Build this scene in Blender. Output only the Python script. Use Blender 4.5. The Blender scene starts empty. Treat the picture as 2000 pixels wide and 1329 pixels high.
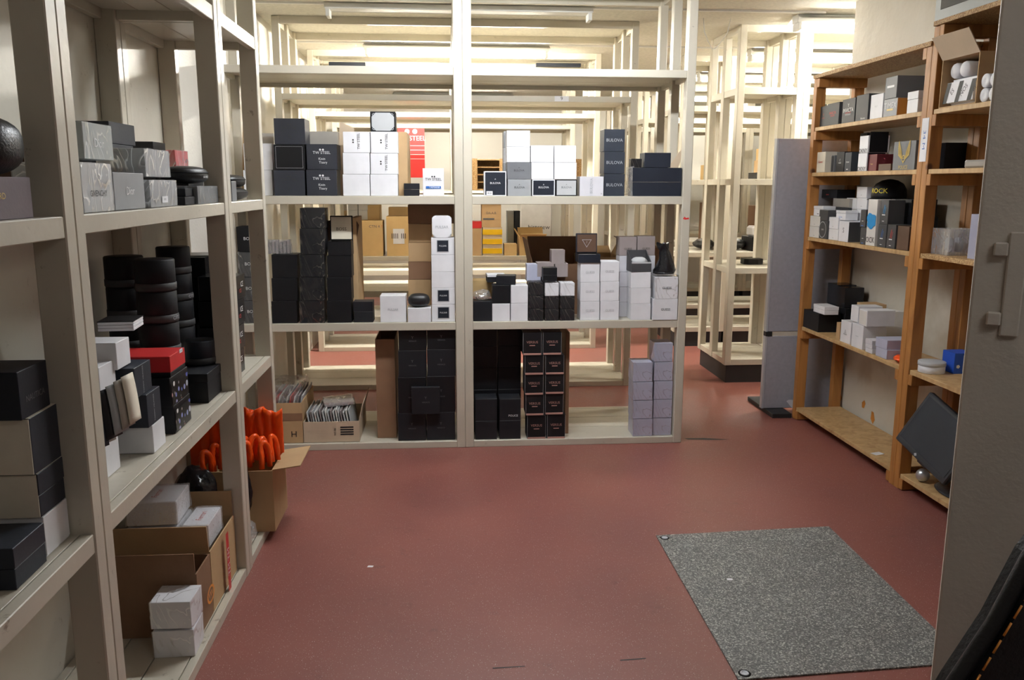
import bpy, bmesh, math, random
from mathutils import Vector, Matrix, noise
random.seed(7)
C = bpy.context.scene.collection
S = bpy.context.scene
PI = math.pi

# ------------------------------------------------------------------ camera
YAW, PITCH, ROLL, FPX, CH = 0.0775, 0.1849, 0.0022, 1630.6, 1.5
_c, _s, _cp, _sp = math.cos(YAW), math.sin(YAW), math.cos(PITCH), math.sin(PITCH)
RT, FW, UP = Vector((_c, -_s, 0)), Vector((_s*_cp, _c*_cp, -_sp)), Vector((_s*_sp, _c*_sp, _cp))
cd = bpy.data.cameras.new('camera'); cam = bpy.data.objects.new('camera', cd); C.objects.link(cam)
cd.sensor_width = 36.0; cd.lens = FPX/2000*36; cd.clip_start = .02; cd.clip_end = 60
_r = (RT*math.cos(ROLL)+UP*math.sin(ROLL)); _u = (UP*math.cos(ROLL)-RT*math.sin(ROLL))
M = Matrix((( _r.x, _u.x, -FW.x, 0), (_r.y, _u.y, -FW.y, 0), (_r.z, _u.z, -FW.z, CH), (0, 0, 0, 1)))
cam.matrix_world = M
S.camera = cam

def U(px, py, X=None, Y=None, Z=None):
    """point of the room seen at a photo pixel on a plane of the room (a shelf front, a shelf top, the floor)"""
    a = (px-1000)/FPX; b = (664.5-py)/FPX
    cr, sr = math.cos(ROLL), math.sin(ROLL)
    a, b = a*cr+b*sr, -a*sr+b*cr
    d = FW+a*RT+b*UP
    t = X/d.x if X is not None else Y/d.y if Y is not None else (Z-CH)/d.z
    return Vector((0, 0, CH))+t*d

# ------------------------------------------------------------------ world, exposure
w = bpy.data.worlds.new('world'); S.world = w; w.use_nodes = True
w.node_tree.nodes['Background'].inputs[0].default_value = (.75, .82, 1, 1)
w.node_tree.nodes['Background'].inputs[1].default_value = .04
S.view_settings.view_transform = 'Standard'; S.view_settings.look = 'None'
S.view_settings.gamma = 1; S.view_settings.use_curve_mapping = False
S.view_settings.exposure = -0.12
LAMP = 118.0           # strength of the fluorescent tubes

# ------------------------------------------------------------------ materials
def newmat(name):
    m = bpy.data.materials.new(name); m.use_nodes = True
    nt = m.node_tree; b = nt.nodes['Principled BSDF']
    return m, nt, b
def N(nt, t, **k):
    n = nt.nodes.new(t)
    for a, v in k.items():
        if a.startswith('i_'):
            n.inputs[a[2:].replace('_', ' ')].default_value = v
        else: setattr(n, a, v)
    return n
def coords(nt, scale=(1, 1, 1)):
    tc = N(nt, 'ShaderNodeTexCoord'); mp = N(nt, 'ShaderNodeMapping')
    mp.inputs['Scale'].default_value = scale
    nt.links.new(tc.outputs['Object'], mp.inputs['Vector']); return mp.outputs[0]
def ramp(nt, src, stops):
    r = N(nt, 'ShaderNodeValToRGB'); nt.links.new(src, r.inputs[0])
    e = r.color_ramp.elements
    while len(e) < len(stops): e.new(.5)
    for el, (p, c) in zip(e, stops):
        el.position = p; el.color = (*c, 1) if len(c) == 3 else c
    return r.outputs[0]
def mul(c, k): return tuple(min(1, v*k) for v in c)
def surf(name, col, rough=.5, var=.12, scale=8, bump=0, bscale=60, spec=.5, metal=0, stretch=(1, 1, 1), coat=0):
    m, nt, b = newmat(name)
    v = coords(nt, stretch); n = N(nt, 'ShaderNodeTexNoise', i_Scale=scale, i_Detail=4.0)
    nt.links.new(v, n.inputs['Vector'])
    nt.links.new(ramp(nt, n.outputs[0], [(.3, mul(col, 1-var)), (.7, mul(col, 1+var*.5))]), b.inputs['Base Color'])
    b.inputs['Roughness'].default_value = rough; b.inputs['Specular IOR Level'].default_value = spec
    b.inputs['Metallic'].default_value = metal
    if coat: b.inputs['Coat Weight'].default_value = coat
    if bump:
        n2 = N(nt, 'ShaderNodeTexNoise', i_Scale=bscale, i_Detail=3.0); nt.links.new(v, n2.inputs['Vector'])
        bp = N(nt, 'ShaderNodeBump', i_Strength=bump, i_Distance=.004)
        nt.links.new(n2.outputs[0], bp.inputs['Height']); nt.links.new(bp.outputs[0], b.inputs['Normal'])
    return m
MT = {}
def paint(name, col, rough=.38, scuff=(.16, .11, .07)):
    m, nt, b = newmat(name)
    v = coords(nt)
    n = N(nt, 'ShaderNodeTexNoise', i_Scale=3.0, i_Detail=5.0); nt.links.new(v, n.inputs['Vector'])
    base = ramp(nt, n.outputs[0], [(.3, mul(col, .9)), (.7, mul(col, 1.04))])
    n2 = N(nt, 'ShaderNodeTexNoise', i_Scale=14.0, i_Detail=9.0, i_Roughness=.75); nt.links.new(v, n2.inputs['Vector'])
    mask = ramp(nt, n2.outputs[0], [(.62, (0, 0, 0)), (.70, (.75, .75, .75))])
    mx = N(nt, 'ShaderNodeMixRGB'); nt.links.new(mask, mx.inputs[0]); nt.links.new(base, mx.inputs[1]); mx.inputs[2].default_value = (*scuff, 1)
    nt.links.new(mx.outputs[0], b.inputs['Base Color']); b.inputs['Roughness'].default_value = rough
    n3 = N(nt, 'ShaderNodeTexNoise', i_Scale=35.0, i_Detail=3.0); nt.links.new(v, n3.inputs['Vector'])
    bp = N(nt, 'ShaderNodeBump', i_Strength=.25, i_Distance=.003); nt.links.new(n3.outputs[0], bp.inputs['Height']); nt.links.new(bp.outputs[0], b.inputs['Normal'])
    return m
MT['cream'] = paint('cream_gloss_paint', (.58, .535, .44), .34)
MT['creamwall'] = paint('cream_board_paint', (.72, .68, .58), .42, (.4, .35, .27))
MT['rear_wall'] = surf('dim_rear_wall_paint', (.22, .20, .18), .7, .07, 1.5)
MT['white_wall'] = surf('white_wall_paint', (.74, .71, .64), .6, .07, 1.5, .35, 90)
def stainwall():
    m, nt, b = newmat('stained_plaster')
    v = coords(nt)
    n = N(nt, 'ShaderNodeTexNoise', i_Scale=1.3, i_Detail=6.0); nt.links.new(v, n.inputs['Vector'])
    nt.links.new(ramp(nt, n.outputs[0], [(.38, (.40, .33, .24)), (.5, (.62, .58, .5)), (.75, (.7, .67, .61))]), b.inputs['Base Color'])
    b.inputs['Roughness'].default_value = .7
    n3 = N(nt, 'ShaderNodeTexNoise', i_Scale=8.0, i_Detail=8.0); nt.links.new(v, n3.inputs['Vector'])
    bp = N(nt, 'ShaderNodeBump', i_Strength=.5, i_Distance=.01); nt.links.new(n3.outputs[0], bp.inputs['Height']); nt.links.new(bp.outputs[0], b.inputs['Normal'])
    return m
MT['plaster'] = stainwall()
MT['ceil'] = surf('ceiling_fibre_board', (.70, .67, .58), .85, .12, 40, .4, 150)
MT['pier'] = surf('greige_door_paint', (.60, .54, .46), .6, .06, 6, .2, 120)
def floor_mat():
    m, nt, b = newmat('red_floor_paint')
    v = coords(nt)
    n = N(nt, 'ShaderNodeTexNoise', i_Scale=1.1, i_Detail=8.0, i_Roughness=.62); nt.links.new(v, n.inputs['Vector'])
    base = ramp(nt, n.outputs[0], [(.25, (.18, .066, .058)), (.5, (.235, .080, .064)), (.75, (.29, .10, .076))])
    n2 = N(nt, 'ShaderNodeTexNoise', i_Scale=260.0, i_Detail=1.0); nt.links.new(v, n2.inputs['Vector'])
    sp = ramp(nt, n2.outputs[0], [(.705, (0, 0, 0)), (.72, (1, 1, 1))])
    n3 = N(nt, 'ShaderNodeTexNoise', i_Scale=9.0, i_Detail=6.0, i_Roughness=.7); nt.links.new(v, n3.inputs['Vector'])
    dk = ramp(nt, n3.outputs[0], [(.22, (.55, .55, .55)), (.4, (0, 0, 0))])
    mx0 = N(nt, 'ShaderNodeMixRGB'); nt.links.new(dk, mx0.inputs[0]); nt.links.new(base, mx0.inputs[1]); mx0.inputs[2].default_value = (.06, .03, .028, 1)
    mx = N(nt, 'ShaderNodeMixRGB'); nt.links.new(sp, mx.inputs[0]); nt.links.new(mx0.outputs[0], mx.inputs[1]); mx.inputs[2].default_value = (.7, .65, .6, 1)
    nt.links.new(mx.outputs[0], b.inputs['Base Color'])
    nt.links.new(ramp(nt, n.outputs[0], [(.3, (.38,)*3), (.7, (.50,)*3)]), b.inputs['Roughness'])
    b.inputs['Specular IOR Level'].default_value = .55
    n4 = N(nt, 'ShaderNodeTexNoise', i_Scale=30.0, i_Detail=4.0); nt.links.new(v, n4.inputs['Vector'])
    bp = N(nt, 'ShaderNodeBump', i_Strength=.18, i_Distance=.003); nt.links.new(n4.outputs[0], bp.inputs['Height']); nt.links.new(bp.outputs[0], b.inputs['Normal'])
    return m
MT['floor'] = floor_mat()
def mat_mat():
    m, nt, b = newmat('speckled_rubber')
    v = coords(nt)
    vo = N(nt, 'ShaderNodeTexVoronoi', i_Scale=230.0); nt.links.new(v, vo.inputs['Vector'])
    sep = N(nt, 'ShaderNodeSeparateColor'); nt.links.new(vo.outputs['Color'], sep.inputs[0])
    c1 = ramp(nt, sep.outputs[0], [(.2, (.10, .10, .098)), (.6, (.20, .20, .19)), (.8, (.27, .27, .255)), (.95, (.55, .55, .5))])
    n = N(nt, 'ShaderNodeTexNoise', i_Scale=5.0, i_Detail=5.0); nt.links.new(v, n.inputs['Vector'])
    mx = N(nt, 'ShaderNodeMixRGB', blend_type='MULTIPLY'); mx.inputs[0].default_value = .5
    nt.links.new(c1, mx.inputs[1]); nt.links.new(ramp(nt, n.outputs[0], [(.3, (.6, .6, .6)), (.7, (1, 1, 1))]), mx.inputs[2])
    nt.links.new(mx.outputs[0], b.inputs['Base Color']); b.inputs['Roughness'].default_value = .55
    bp = N(nt, 'ShaderNodeBump', i_Strength=.4, i_Distance=.002); nt.links.new(sep.outputs[0], bp.inputs['Height']); nt.links.new(bp.outputs[0], b.inputs['Normal'])
    return m
MT['mat'] = mat_mat()
def wood_mat(name, a, bcol, rough=.5):
    m, nt, b = newmat(name)
    v = coords(nt, (9, 9, 1.2))
    n = N(nt, 'ShaderNodeTexNoise', i_Scale=2.2, i_Detail=6.0, i_Distortion=1.2); nt.links.new(v, n.inputs['Vector'])
    base = ramp(nt, n.outputs[0], [(.3, a), (.55, bcol), (.8, mul(bcol, 1.2))])
    v2 = coords(nt, (3, 3, 2.5)); vo = N(nt, 'ShaderNodeTexVoronoi', i_Scale=1.6); nt.links.new(v2, vo.inputs['Vector'])
    kn = ramp(nt, vo.outputs['Distance'], [(.05, (1, 1, 1)), (.09, (0, 0, 0))])
    mx = N(nt, 'ShaderNodeMixRGB'); nt.links.new(kn, mx.inputs[0]); nt.links.new(base, mx.inputs[1]); mx.inputs[2].default_value = (.09, .03, .01, 1)
    nt.links.new(mx.outputs[0], b.inputs['Base Color']); b.inputs['Roughness'].default_value = rough
    return m
MT['pine'] = wood_mat('varnished_pine', (.29, .115, .028), (.42, .185, .048))
MT['pineboard'] = wood_mat('pine_shelf_board', (.40, .24, .10), (.52, .34, .16))
def chip():
    m, nt, b = newmat('particle_board')
    v = coords(nt); vo = N(nt, 'ShaderNodeTexVoronoi', i_Scale=210.0); nt.links.new(v, vo.inputs['Vector'])
    sep = N(nt, 'ShaderNodeSeparateColor'); nt.links.new(vo.outputs['Color'], sep.inputs[0])
    nt.links.new(ramp(nt, sep.outputs[0], [(.1, (.24, .12, .04)), (.5, (.38, .22, .09)), (.9, (.52, .35, .16))]), b.inputs['Base Color'])
    b.inputs['Roughness'].default_value = .6; return m
MT['chip'] = chip()
MT['card'] = surf('cardboard_tan', (.50, .33, .17), .8, .10, 6, .2, 40)
MT['cardb'] = surf('cardboard_brown', (.24, .13, .07), .8, .12, 6, .2, 40)
MT['cardd'] = surf('cardboard_dark', (.12, .065, .04), .8, .15, 6)
MT['cardl'] = surf('cardboard_pale', (.58, .46, .33), .8, .10, 6, .2, 40)
MT['cardy'] = surf('cardboard_golden', (.62, .42, .19), .8, .10, 5, .2, 40)
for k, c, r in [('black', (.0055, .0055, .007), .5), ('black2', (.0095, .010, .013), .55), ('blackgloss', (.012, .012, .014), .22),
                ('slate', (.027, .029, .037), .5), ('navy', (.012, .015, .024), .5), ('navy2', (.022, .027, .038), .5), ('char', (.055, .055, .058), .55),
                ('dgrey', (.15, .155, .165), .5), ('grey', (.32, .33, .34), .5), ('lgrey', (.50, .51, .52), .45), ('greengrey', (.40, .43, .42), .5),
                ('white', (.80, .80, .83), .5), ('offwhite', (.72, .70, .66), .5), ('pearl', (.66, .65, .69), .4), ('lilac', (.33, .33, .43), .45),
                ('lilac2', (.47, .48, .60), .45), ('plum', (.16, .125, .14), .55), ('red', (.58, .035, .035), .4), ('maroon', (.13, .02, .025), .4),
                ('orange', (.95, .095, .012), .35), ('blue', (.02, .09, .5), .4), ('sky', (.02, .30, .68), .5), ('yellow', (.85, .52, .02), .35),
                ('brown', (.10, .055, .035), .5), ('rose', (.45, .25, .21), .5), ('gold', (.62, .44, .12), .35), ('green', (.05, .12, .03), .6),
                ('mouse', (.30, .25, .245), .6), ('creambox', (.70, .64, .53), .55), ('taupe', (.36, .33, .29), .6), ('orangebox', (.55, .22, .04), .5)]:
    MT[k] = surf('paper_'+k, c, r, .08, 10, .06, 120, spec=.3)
MT['ink'] = surf('ink_black', (.02, .02, .02), .6, 0); MT['inkw'] = surf('ink_white', (.8, .8, .8), .5, 0)
MT['inkg'] = surf('ink_silver', (.42, .43, .45), .4, 0); MT['inkr'] = surf('ink_red', (.6, .04, .03), .5, 0)
MT['inkblue'] = surf('ink_blue', (.03, .14, .45), .5, 0); MT['inkgold'] = surf('ink_gold', (.6, .42, .08), .4, 0); MT['inkdim'] = surf('ink_dim', (.11, .11, .12), .4, 0)
MT['inky'] = surf('ink_yellow', (.85, .7, .05), .5, 0); MT['inkorange'] = surf('ink_orange', (.8, .3, .05), .5, 0)
MT['metal'] = surf('galvanised_metal', (.55, .57, .6), .35, .1, 10, metal=.8)
MT['whitemetal'] = surf('white_enamel_metal', (.75, .75, .73), .4, .04, 10)
MT['fabric'] = surf('grey_panel_fabric', (.42, .42, .47), .9, .08, 40, .3, 400)
MT['alu'] = surf('pale_aluminium_trim', (.52, .54, .58), .4, .05, 10)
MT['leather'] = surf('padded_case_black', (.012, .012, .013), .42, .1, 30, .25, 200)
MT['rubber'] = surf('black_plinth_board', (.018, .018, .019), .6, .1, 10)
MT['screen'] = surf('monitor_screen', (.035, .038, .045), .25, .03, 2)
MT['plasticblack'] = surf('monitor_plastic', (.03, .031, .035), .45, .05, 10)
MT['acbody'] = surf('steel_cabinet_paint', (.42, .46, .48), .45, .05, 10)
MT['osb'] = MT['chip']
def wrapmat(name, body=.05, bs=5, milky=0.0, streak=.38, rough=.2, lw=1.5):
    """thin film: mostly clear, with bright crease lines where the film folds"""
    m = bpy.data.materials.new(name); m.use_nodes = True; nt = m.node_tree; nt.nodes.clear()
    o = N(nt, 'ShaderNodeOutputMaterial'); tr = N(nt, 'ShaderNodeBsdfTransparent'); gl = N(nt, 'ShaderNodeBsdfGlossy')
    gl.inputs['Roughness'].default_value = rough; gl.inputs[0].default_value = (1, 1, 1, 1)
    v = coords(nt, (1, 1, .6)); n = N(nt, 'ShaderNodeTexNoise', i_Scale=bs, i_Detail=2.0, i_Distortion=2.2); nt.links.new(v, n.inputs['Vector'])
    line = ramp(nt, n.outputs[0], [(.47-.015*lw, (0, 0, 0)), (.47, (1, 1, 1)), (.47+.006*lw, (0, 0, 0)), (.60-.001, (0, 0, 0)), (.607, (.7, .7, .7)), (.607+.006*lw, (0, 0, 0))])
    bp = N(nt, 'ShaderNodeBump', i_Strength=.5, i_Distance=.01); nt.links.new(n.outputs[0], bp.inputs['Height']); nt.links.new(bp.outputs[0], gl.inputs['Normal'])
    mu = N(nt, 'ShaderNodeMath', operation='MULTIPLY_ADD', use_clamp=True); nt.links.new(line, mu.inputs[0]); mu.inputs[1].default_value = streak; mu.inputs[2].default_value = body
    mx = N(nt, 'ShaderNodeMixShader'); nt.links.new(mu.outputs[0], mx.inputs[0]); nt.links.new(tr.outputs[0], mx.inputs[1]); nt.links.new(gl.outputs[0], mx.inputs[2])
    out = mx.outputs[0]
    if milky:
        df = N(nt, 'ShaderNodeBsdfDiffuse'); df.inputs[0].default_value = (.8, .8, .82, 1)
        m2 = N(nt, 'ShaderNodeMixShader'); m2.inputs[0].default_value = milky; nt.links.new(out, m2.inputs[1]); nt.links.new(df.outputs[0], m2.inputs[2]); out = m2.outputs[0]
    nt.links.new(out, o.inputs[0]); return m
MT['wrap'] = wrapmat('clear_cellophane', bs=5); MT['wrapm'] = wrapmat('milky_plastic', body=.16, bs=9, milky=.13, streak=.75, lw=2.6, rough=.2); MT['bubble'] = wrapmat('bubble_wrap', body=.12, bs=60, milky=.15, streak=.8)
MT['bag'] = surf('black_bin_bag', (.008, .008, .010), .18, .1, 10, 1.0, 30)
MT['orangebag'] = surf('orange_plastic_bag', (1.0, .10, .008), .28, .12, 10, .8, 25)
def emis(name, col, st):
    m, nt, b = newmat(name)
    b.inputs['Emission Color'].default_value = (*col, 1); b.inputs['Emission Strength'].default_value = st; b.inputs['Base Color'].default_value = (.8, .8, .8, 1)
    return m
def mosaic():
    m, nt, b = newmat('watch_photo_print')
    v = coords(nt, (1, 1, 1)); vo = N(nt, 'ShaderNodeTexVoronoi', i_Scale=36.0, i_Randomness=.6); nt.links.new(v, vo.inputs['Vector'])
    d = ramp(nt, vo.outputs['Distance'], [(.0, (.25, .25, .25)), (.28, (.9, .9, .9)), (.34, (1, 1, 1)), (.42, (0, 0, 0))])
    hs = N(nt, 'ShaderNodeMixRGB', blend_type='MULTIPLY'); hs.inputs[0].default_value = 1
    sep = N(nt, 'ShaderNodeSeparateColor'); nt.links.new(vo.outputs['Color'], sep.inputs[0])
    nt.links.new(d, hs.inputs[1]); nt.links.new(ramp(nt, sep.outputs[0], [(.1, (.8, .8, .8)), (.4, (.45, .22, .2)), (.6, (.8, .82, .85)), (.85, (.12, .16, .6)), (1, (.8, .65, .6))]), hs.inputs[2])
    nt.links.new(hs.outputs[0], b.inputs['Base Color']); b.inputs['Roughness'].default_value = .4; return m
MT['mosaic'] = mosaic()

# ------------------------------------------------------------------ mesh helpers
def add_box(bm, x0, x1, y0, y1, z0, z1, mi=0, bev=0):
    vs = [bm.verts.new(p) for p in ((x0, y0, z0), (x1, y0, z0), (x1, y1, z0), (x0, y1, z0), (x0, y0, z1), (x1, y0, z1), (x1, y1, z1), (x0, y1, z1))]
    fs = [bm.faces.new([vs[i] for i in q]) for q in ((0, 3, 2, 1), (4, 5, 6, 7), (0, 1, 5, 4), (1, 2, 6, 5), (2, 3, 7, 6), (3, 0, 4, 7))]
    for f in fs: f.material_index = mi
    if bev:
        es = list({e for f in fs for e in f.edges})
        r = bmesh.ops.bevel(bm, geom=es, offset=bev, segments=1, affect='EDGES')
        for f in r['faces']: f.material_index = mi
    return vs
def add_prism(bm, pts, thick, fn, mi=0):
    """outline pts (a,b) extruded by thick; fn(a,b,t) gives xyz"""
    A = [bm.verts.new(fn(a, b, 0)) for a, b in pts]; B = [bm.verts.new(fn(a, b, thick)) for a, b in pts]
    n = len(pts); fs = [bm.faces.new(A[::-1]), bm.faces.new(B)]
    for i in range(n): fs.append(bm.faces.new([A[i], A[(i+1) % n], B[(i+1) % n], B[i]]))
    for f in fs: f.material_index = mi
def add_lathe(bm, prof, seg=28, mi=0, cx=0, cy=0, sx=1, sy=1):
    rings = []
    for r, z in prof:
        rings.append([bm.verts.new((cx+sx*r*math.cos(2*PI*i/seg), cy+sy*r*math.sin(2*PI*i/seg), z)) for i in range(seg)])
    for a, b in zip(rings, rings[1:]):
        for i in range(seg):
            f = bm.faces.new([a[i], a[(i+1) % seg], b[(i+1) % seg], b[i]]); f.material_index = mi; f.smooth = True
    for ring, rev in ((rings[0], True), (rings[-1], False)):
        f = bm.faces.new(ring[::-1] if rev else ring); f.material_index = mi
def add_tube(bm, pts, r, seg=8, mi=0):
    rings = []
    for i, p in enumerate(pts):
        p = Vector(p); a = Vector(pts[max(0, i-1)]); b = Vector(pts[min(len(pts)-1, i+1)])
        t = (b-a).normalized(); s = t.cross(Vector((0, 0, 1)))
        if s.length < 1e-3: s = Vector((1, 0, 0))
        s.normalize(); u = s.cross(t)
        rings.append([bm.verts.new(p+r*(math.cos(2*PI*k/seg)*s+math.sin(2*PI*k/seg)*u)) for k in range(seg)])
    for a, b in zip(rings, rings[1:]):
        for k in range(seg):
            f = bm.faces.new([a[k], a[(k+1) % seg], b[(k+1) % seg], b[k]]); f.smooth = True; f.material_index = mi
    bm.faces.new(rings[0][::-1]).material_index = mi; bm.faces.new(rings[-1]).material_index = mi
def shell_box(bm, w, d, h, off, amp, n=7, seed=0, z0=0, mi=0):
    """crumpled film around a box w x d x h"""
    W, D, H = w/2+off, d/2+off, h+off
    def q(o, u, v):
        g = [[None]*(n+1) for _ in range(n+1)]
        for i in range(n+1):
            for j in range(n+1):
                p = o+u*(i/n)+v*(j/n)
                k = noise.noise_vector(p*22+Vector((seed, seed*2, 0)))
                e = 0 if False else 1
                p2 = p+k*amp*e
                p2.z = max(p2.z, z0+.001)
                g[i][j] = bm.verts.new(p2)
        for i in range(n):
            for j in range(n):
                f = bm.faces.new([g[i][j], g[i+1][j], g[i+1][j+1], g[i][j+1]]); f.material_index = mi; f.smooth = True
    V = Vector
    q(V((-W, -D, z0)), V((2*W, 0, 0)), V((0, 0, H))); q(V((W, -D, z0)), V((0, 2*D, 0)), V((0, 0, H)))
    q(V((W, D, z0)), V((-2*W, 0, 0)), V((0, 0, H))); q(V((-W, D, z0)), V((0, -2*D, 0)), V((0, 0, H)))
    q(V((-W, -D, z0+H)), V((2*W, 0, 0)), V((0, 2*D, 0)))
def obj(name, bm, mats, parent=None, loc=None, rot=None):
    if not isinstance(mats, (list, tuple)): mats = [mats]
    me = bpy.data.meshes.new(name); bmesh.ops.recalc_face_normals(bm, faces=bm.faces[:]) if True else None
    bm.to_mesh(me); bm.free()
    for m in mats: me.materials.append(MT[m] if isinstance(m, str) else m)
    o = bpy.data.objects.new(name, me); C.objects.link(o)
    if parent: o.parent = parent
    if loc is not None: o.location = loc
    if rot is not None: o.rotation_euler = rot if isinstance(rot, (tuple, list)) else (0, 0, rot)
    return o
def tag(o, label, cat, group=None, kind=None):
    if label: o['label'] = label
    if cat: o['category'] = cat
    if group: o['group'] = group
    if kind: o['kind'] = kind
    return o
def empty(name, label, cat, loc=(0, 0, 0), rz=0, group=None):
    o = bpy.data.objects.new(name, None); C.objects.link(o); o.location = loc; o.rotation_euler = (0, 0, rz); o.empty_display_size = .05
    return tag(o, label, cat, group)
def struct(name, bm, mats):
    o = obj(name, bm, mats); o['kind'] = 'structure'; return o
def one(x0, x1, y0, y1, z0, z1, bev=0):
    bm = bmesh.new(); add_box(bm, x0, x1, y0, y1, z0, z1, 0, bev); return bm
_tx = {}
def text_bm(bm, s, size, fn, mi=0, spacing=1.0):
    """flat lettering; fn(x,y) -> point"""
    key = (s, spacing)
    if key not in _tx:
        cu = bpy.data.curves.new('t', 'FONT'); cu.body = s; cu.align_x = 'CENTER'; cu.align_y = 'CENTER'; cu.size = 1; cu.resolution_u = 2; cu.space_character = spacing
        to = bpy.data.objects.new('t', cu); C.objects.link(to)
        bpy.context.view_layer.update()
        me = bpy.data.meshes.new_from_object(to.evaluated_get(bpy.context.evaluated_depsgraph_get()))
        _tx[key] = ([tuple(v.co) for v in me.vertices], [tuple(p.vertices) for p in me.polygons])
        bpy.data.meshes.remove(me); bpy.data.objects.remove(to); bpy.data.curves.remove(cu)
    vs, ps = _tx[key]
    nv = [bm.verts.new(fn(v[0]*size, v[1]*size)) for v in vs]
    for p in ps:
        try: bm.faces.new([nv[i] for i in p]).material_index = mi
        except ValueError: pass
def disc(bm, cx, cy, r, fn, mi=0, seg=14, r2=None):
    o = [bm.verts.new(fn(cx+r*math.cos(2*PI*i/seg), cy+r*math.sin(2*PI*i/seg))) for i in range(seg)]
    if r2 is None: bm.faces.new(o).material_index = mi
    else:
        q = [bm.verts.new(fn(cx+r2*math.cos(2*PI*i/seg), cy+r2*math.sin(2*PI*i/seg))) for i in range(seg)]
        for i in range(seg): bm.faces.new([o[i], o[(i+1) % seg], q[(i+1) % seg], q[i]]).material_index = mi
def poly(bm, pts, fn, mi=0): bm.faces.new([bm.verts.new(fn(*p)) for p in pts]).material_index = mi
def rect(bm, x0, x1, y0, y1, fn, mi=0): poly(bm, [(x0, y0), (x1, y0), (x1, y1), (x0, y1)], fn, mi)
# ------------------------------------------------------------------ room shell
HC = 2.62; YF = 4.64; XL = -.786; XW = 2.24
bm = one(-1.6, 6.2, -1.4, 12.6, -.1, 0); struct('floor', bm, 'floor')
bm = one(-1.6, 6.2, -1.4, 12.6, HC, HC+.1); struct('ceiling', bm, 'ceil')
bm = one(-1.35, -1.25, -1.4, 12.5, 0, HC); struct('wall_left', bm, 'white_wall')
bm = one(-1.25, 6.0, 12.3, 12.4, 0, HC); struct('wall_back', bm, 'white_wall')
bm = one(2.56, 2.68, -1.4, 5.32, 0, HC); struct('wall_right', bm, 'plaster')
bm = one(2.68, 6.1, 5.2, 5.32, 0, HC); struct('wall_side', bm, 'white_wall')
bm = one(6.0, 6.1, 5.32, 12.4, 0, HC); struct('wall_far', bm, 'white_wall')
bm = one(-1.25, 2.56, -1.4, -1.3, 0, HC); struct('wall_rear', bm, 'rear_wall')
# ceiling strips between the fibre boards
for i, y in enumerate((4.0, 5.62, 7.1)):
    bm = one(-1.2, 2.5, y-.012, y+.012, HC-.012, HC); o = struct('trim_%d' % (i+1), bm, 'whitemetal')
# open door leaf at the right, swung towards the camera
ang = math.radians(-32)
bm = one(0, .80, 0, .04, .008, 2.04, .003); door = struct('door_1', bm, 'pier'); door.location = (.762, 1.155, 0); door.rotation_euler = (0, 0, ang)
bm = bmesh.new(); add_box(bm, -.012, .012, -.006, 0, -.075, .075, 0, .002); add_box(bm, -.030, -.012, -.010, 0, .040, .060, 0, .002); add_box(bm, -.030, -.012, -.010, 0, -.060, -.040, 0, .002)
latch = obj('latch_plate', bm, 'pier', door, (.052, 0, 1.36))
# ------------------------------------------------------------------ fluorescent lamps
MT['tube'] = emis('fluorescent_tube', (.965, .985, 1), LAMP)
def lamp(name, label, x, y, ln, on=True, z=HC, group='ceiling fluorescent lamps', along='x', strength=None, col=(1, .955, .84)):
    t = empty(name, label, 'lamp', (x, y, z), 0 if along == 'x' else PI/2, group)
    bm = one(-ln/2, ln/2, -.05, .05, -.055, -.001, .004); obj('housing', bm, 'whitemetal', t)
    bm = bmesh.new()
    for s in (-1, 1): add_prism(bm, [(s*.05, -.012), (s*.13, -.04), (s*.13, -.044), (s*.05, -.016)], ln, lambda a, b, q: (-ln/2+q, a, b))
    obj('reflector', bm, 'whitemetal', t)
    for s in (-1, 1):
        bm = one(s*(ln/2-.02)-.012, s*(ln/2-.02)+.012, -.05, .05, -.10, -.055, .002); obj('lamp_holder', bm, 'whitemetal', t)
    if on:
        for dy in (-.028, .028):
            bm = bmesh.new(); add_tube(bm, [(-ln/2+.035, dy, -.08), (ln/2-.035, dy, -.08)], .013, 10)
            m = 'tube'
            if strength:
                k = 'tube%g%g' % (strength, col[2])
                if k not in MT: MT[k] = emis('fluorescent_tube_%g' % strength, col, LAMP*strength)
                m = k
            obj('fluorescent_tube', bm, m, t)
    return t
lamp('ceiling_lamp', 'unlit white batten lamp without tube above the first gap between shelving rows', .10, 5.56, 1.68, False, group='ceiling battens')
lamp('ceiling_lamp', 'bright lit batten lamp over the gap behind the second shelving row', .10, 7.15, 1.5, strength=4.6)
lamp('ceiling_lamp', 'bright lit batten lamp over the gap behind the third shelving row', .10, 8.62, 1.5, strength=1.0)
lamp('ceiling_lamp', 'lit batten lamp farthest back before the white back wall', .10, 10.9, 1.5, strength=.7)
lamp('ceiling_lamp', 'lit batten lamp glaring behind the corner rack with paper number', 3.1, 5.75, 1.5, strength=1.3)
lamp('ceiling_lamp', 'lit batten lamp behind the corner rack, in its first gap', 3.3, 7.17, 1.5, strength=1.7)
lamp('ceiling_lamp', 'lit batten lamp in the second gap of the right hand racks', 3.3, 8.62, 1.5, strength=1.7)
lamp('ceiling_lamp', 'lit batten lamp at the far end of the right hand racks', 3.3, 10.6, 1.5, strength=1.7)
lamp('ceiling_lamp', 'lit batten lamp over the open red floor before the shelving', .35, 3.75, 1.5, strength=1.55, col=(.93, .965, 1))
lamp('ceiling_lamp', 'added batten lamp on the ceiling behind the camera, brightening the door leaf', 1.05, -.05, .9, strength=.23, col=(.93, .965, 1))  # unseen lamp added behind the camera to brighten the near door leaf

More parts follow.
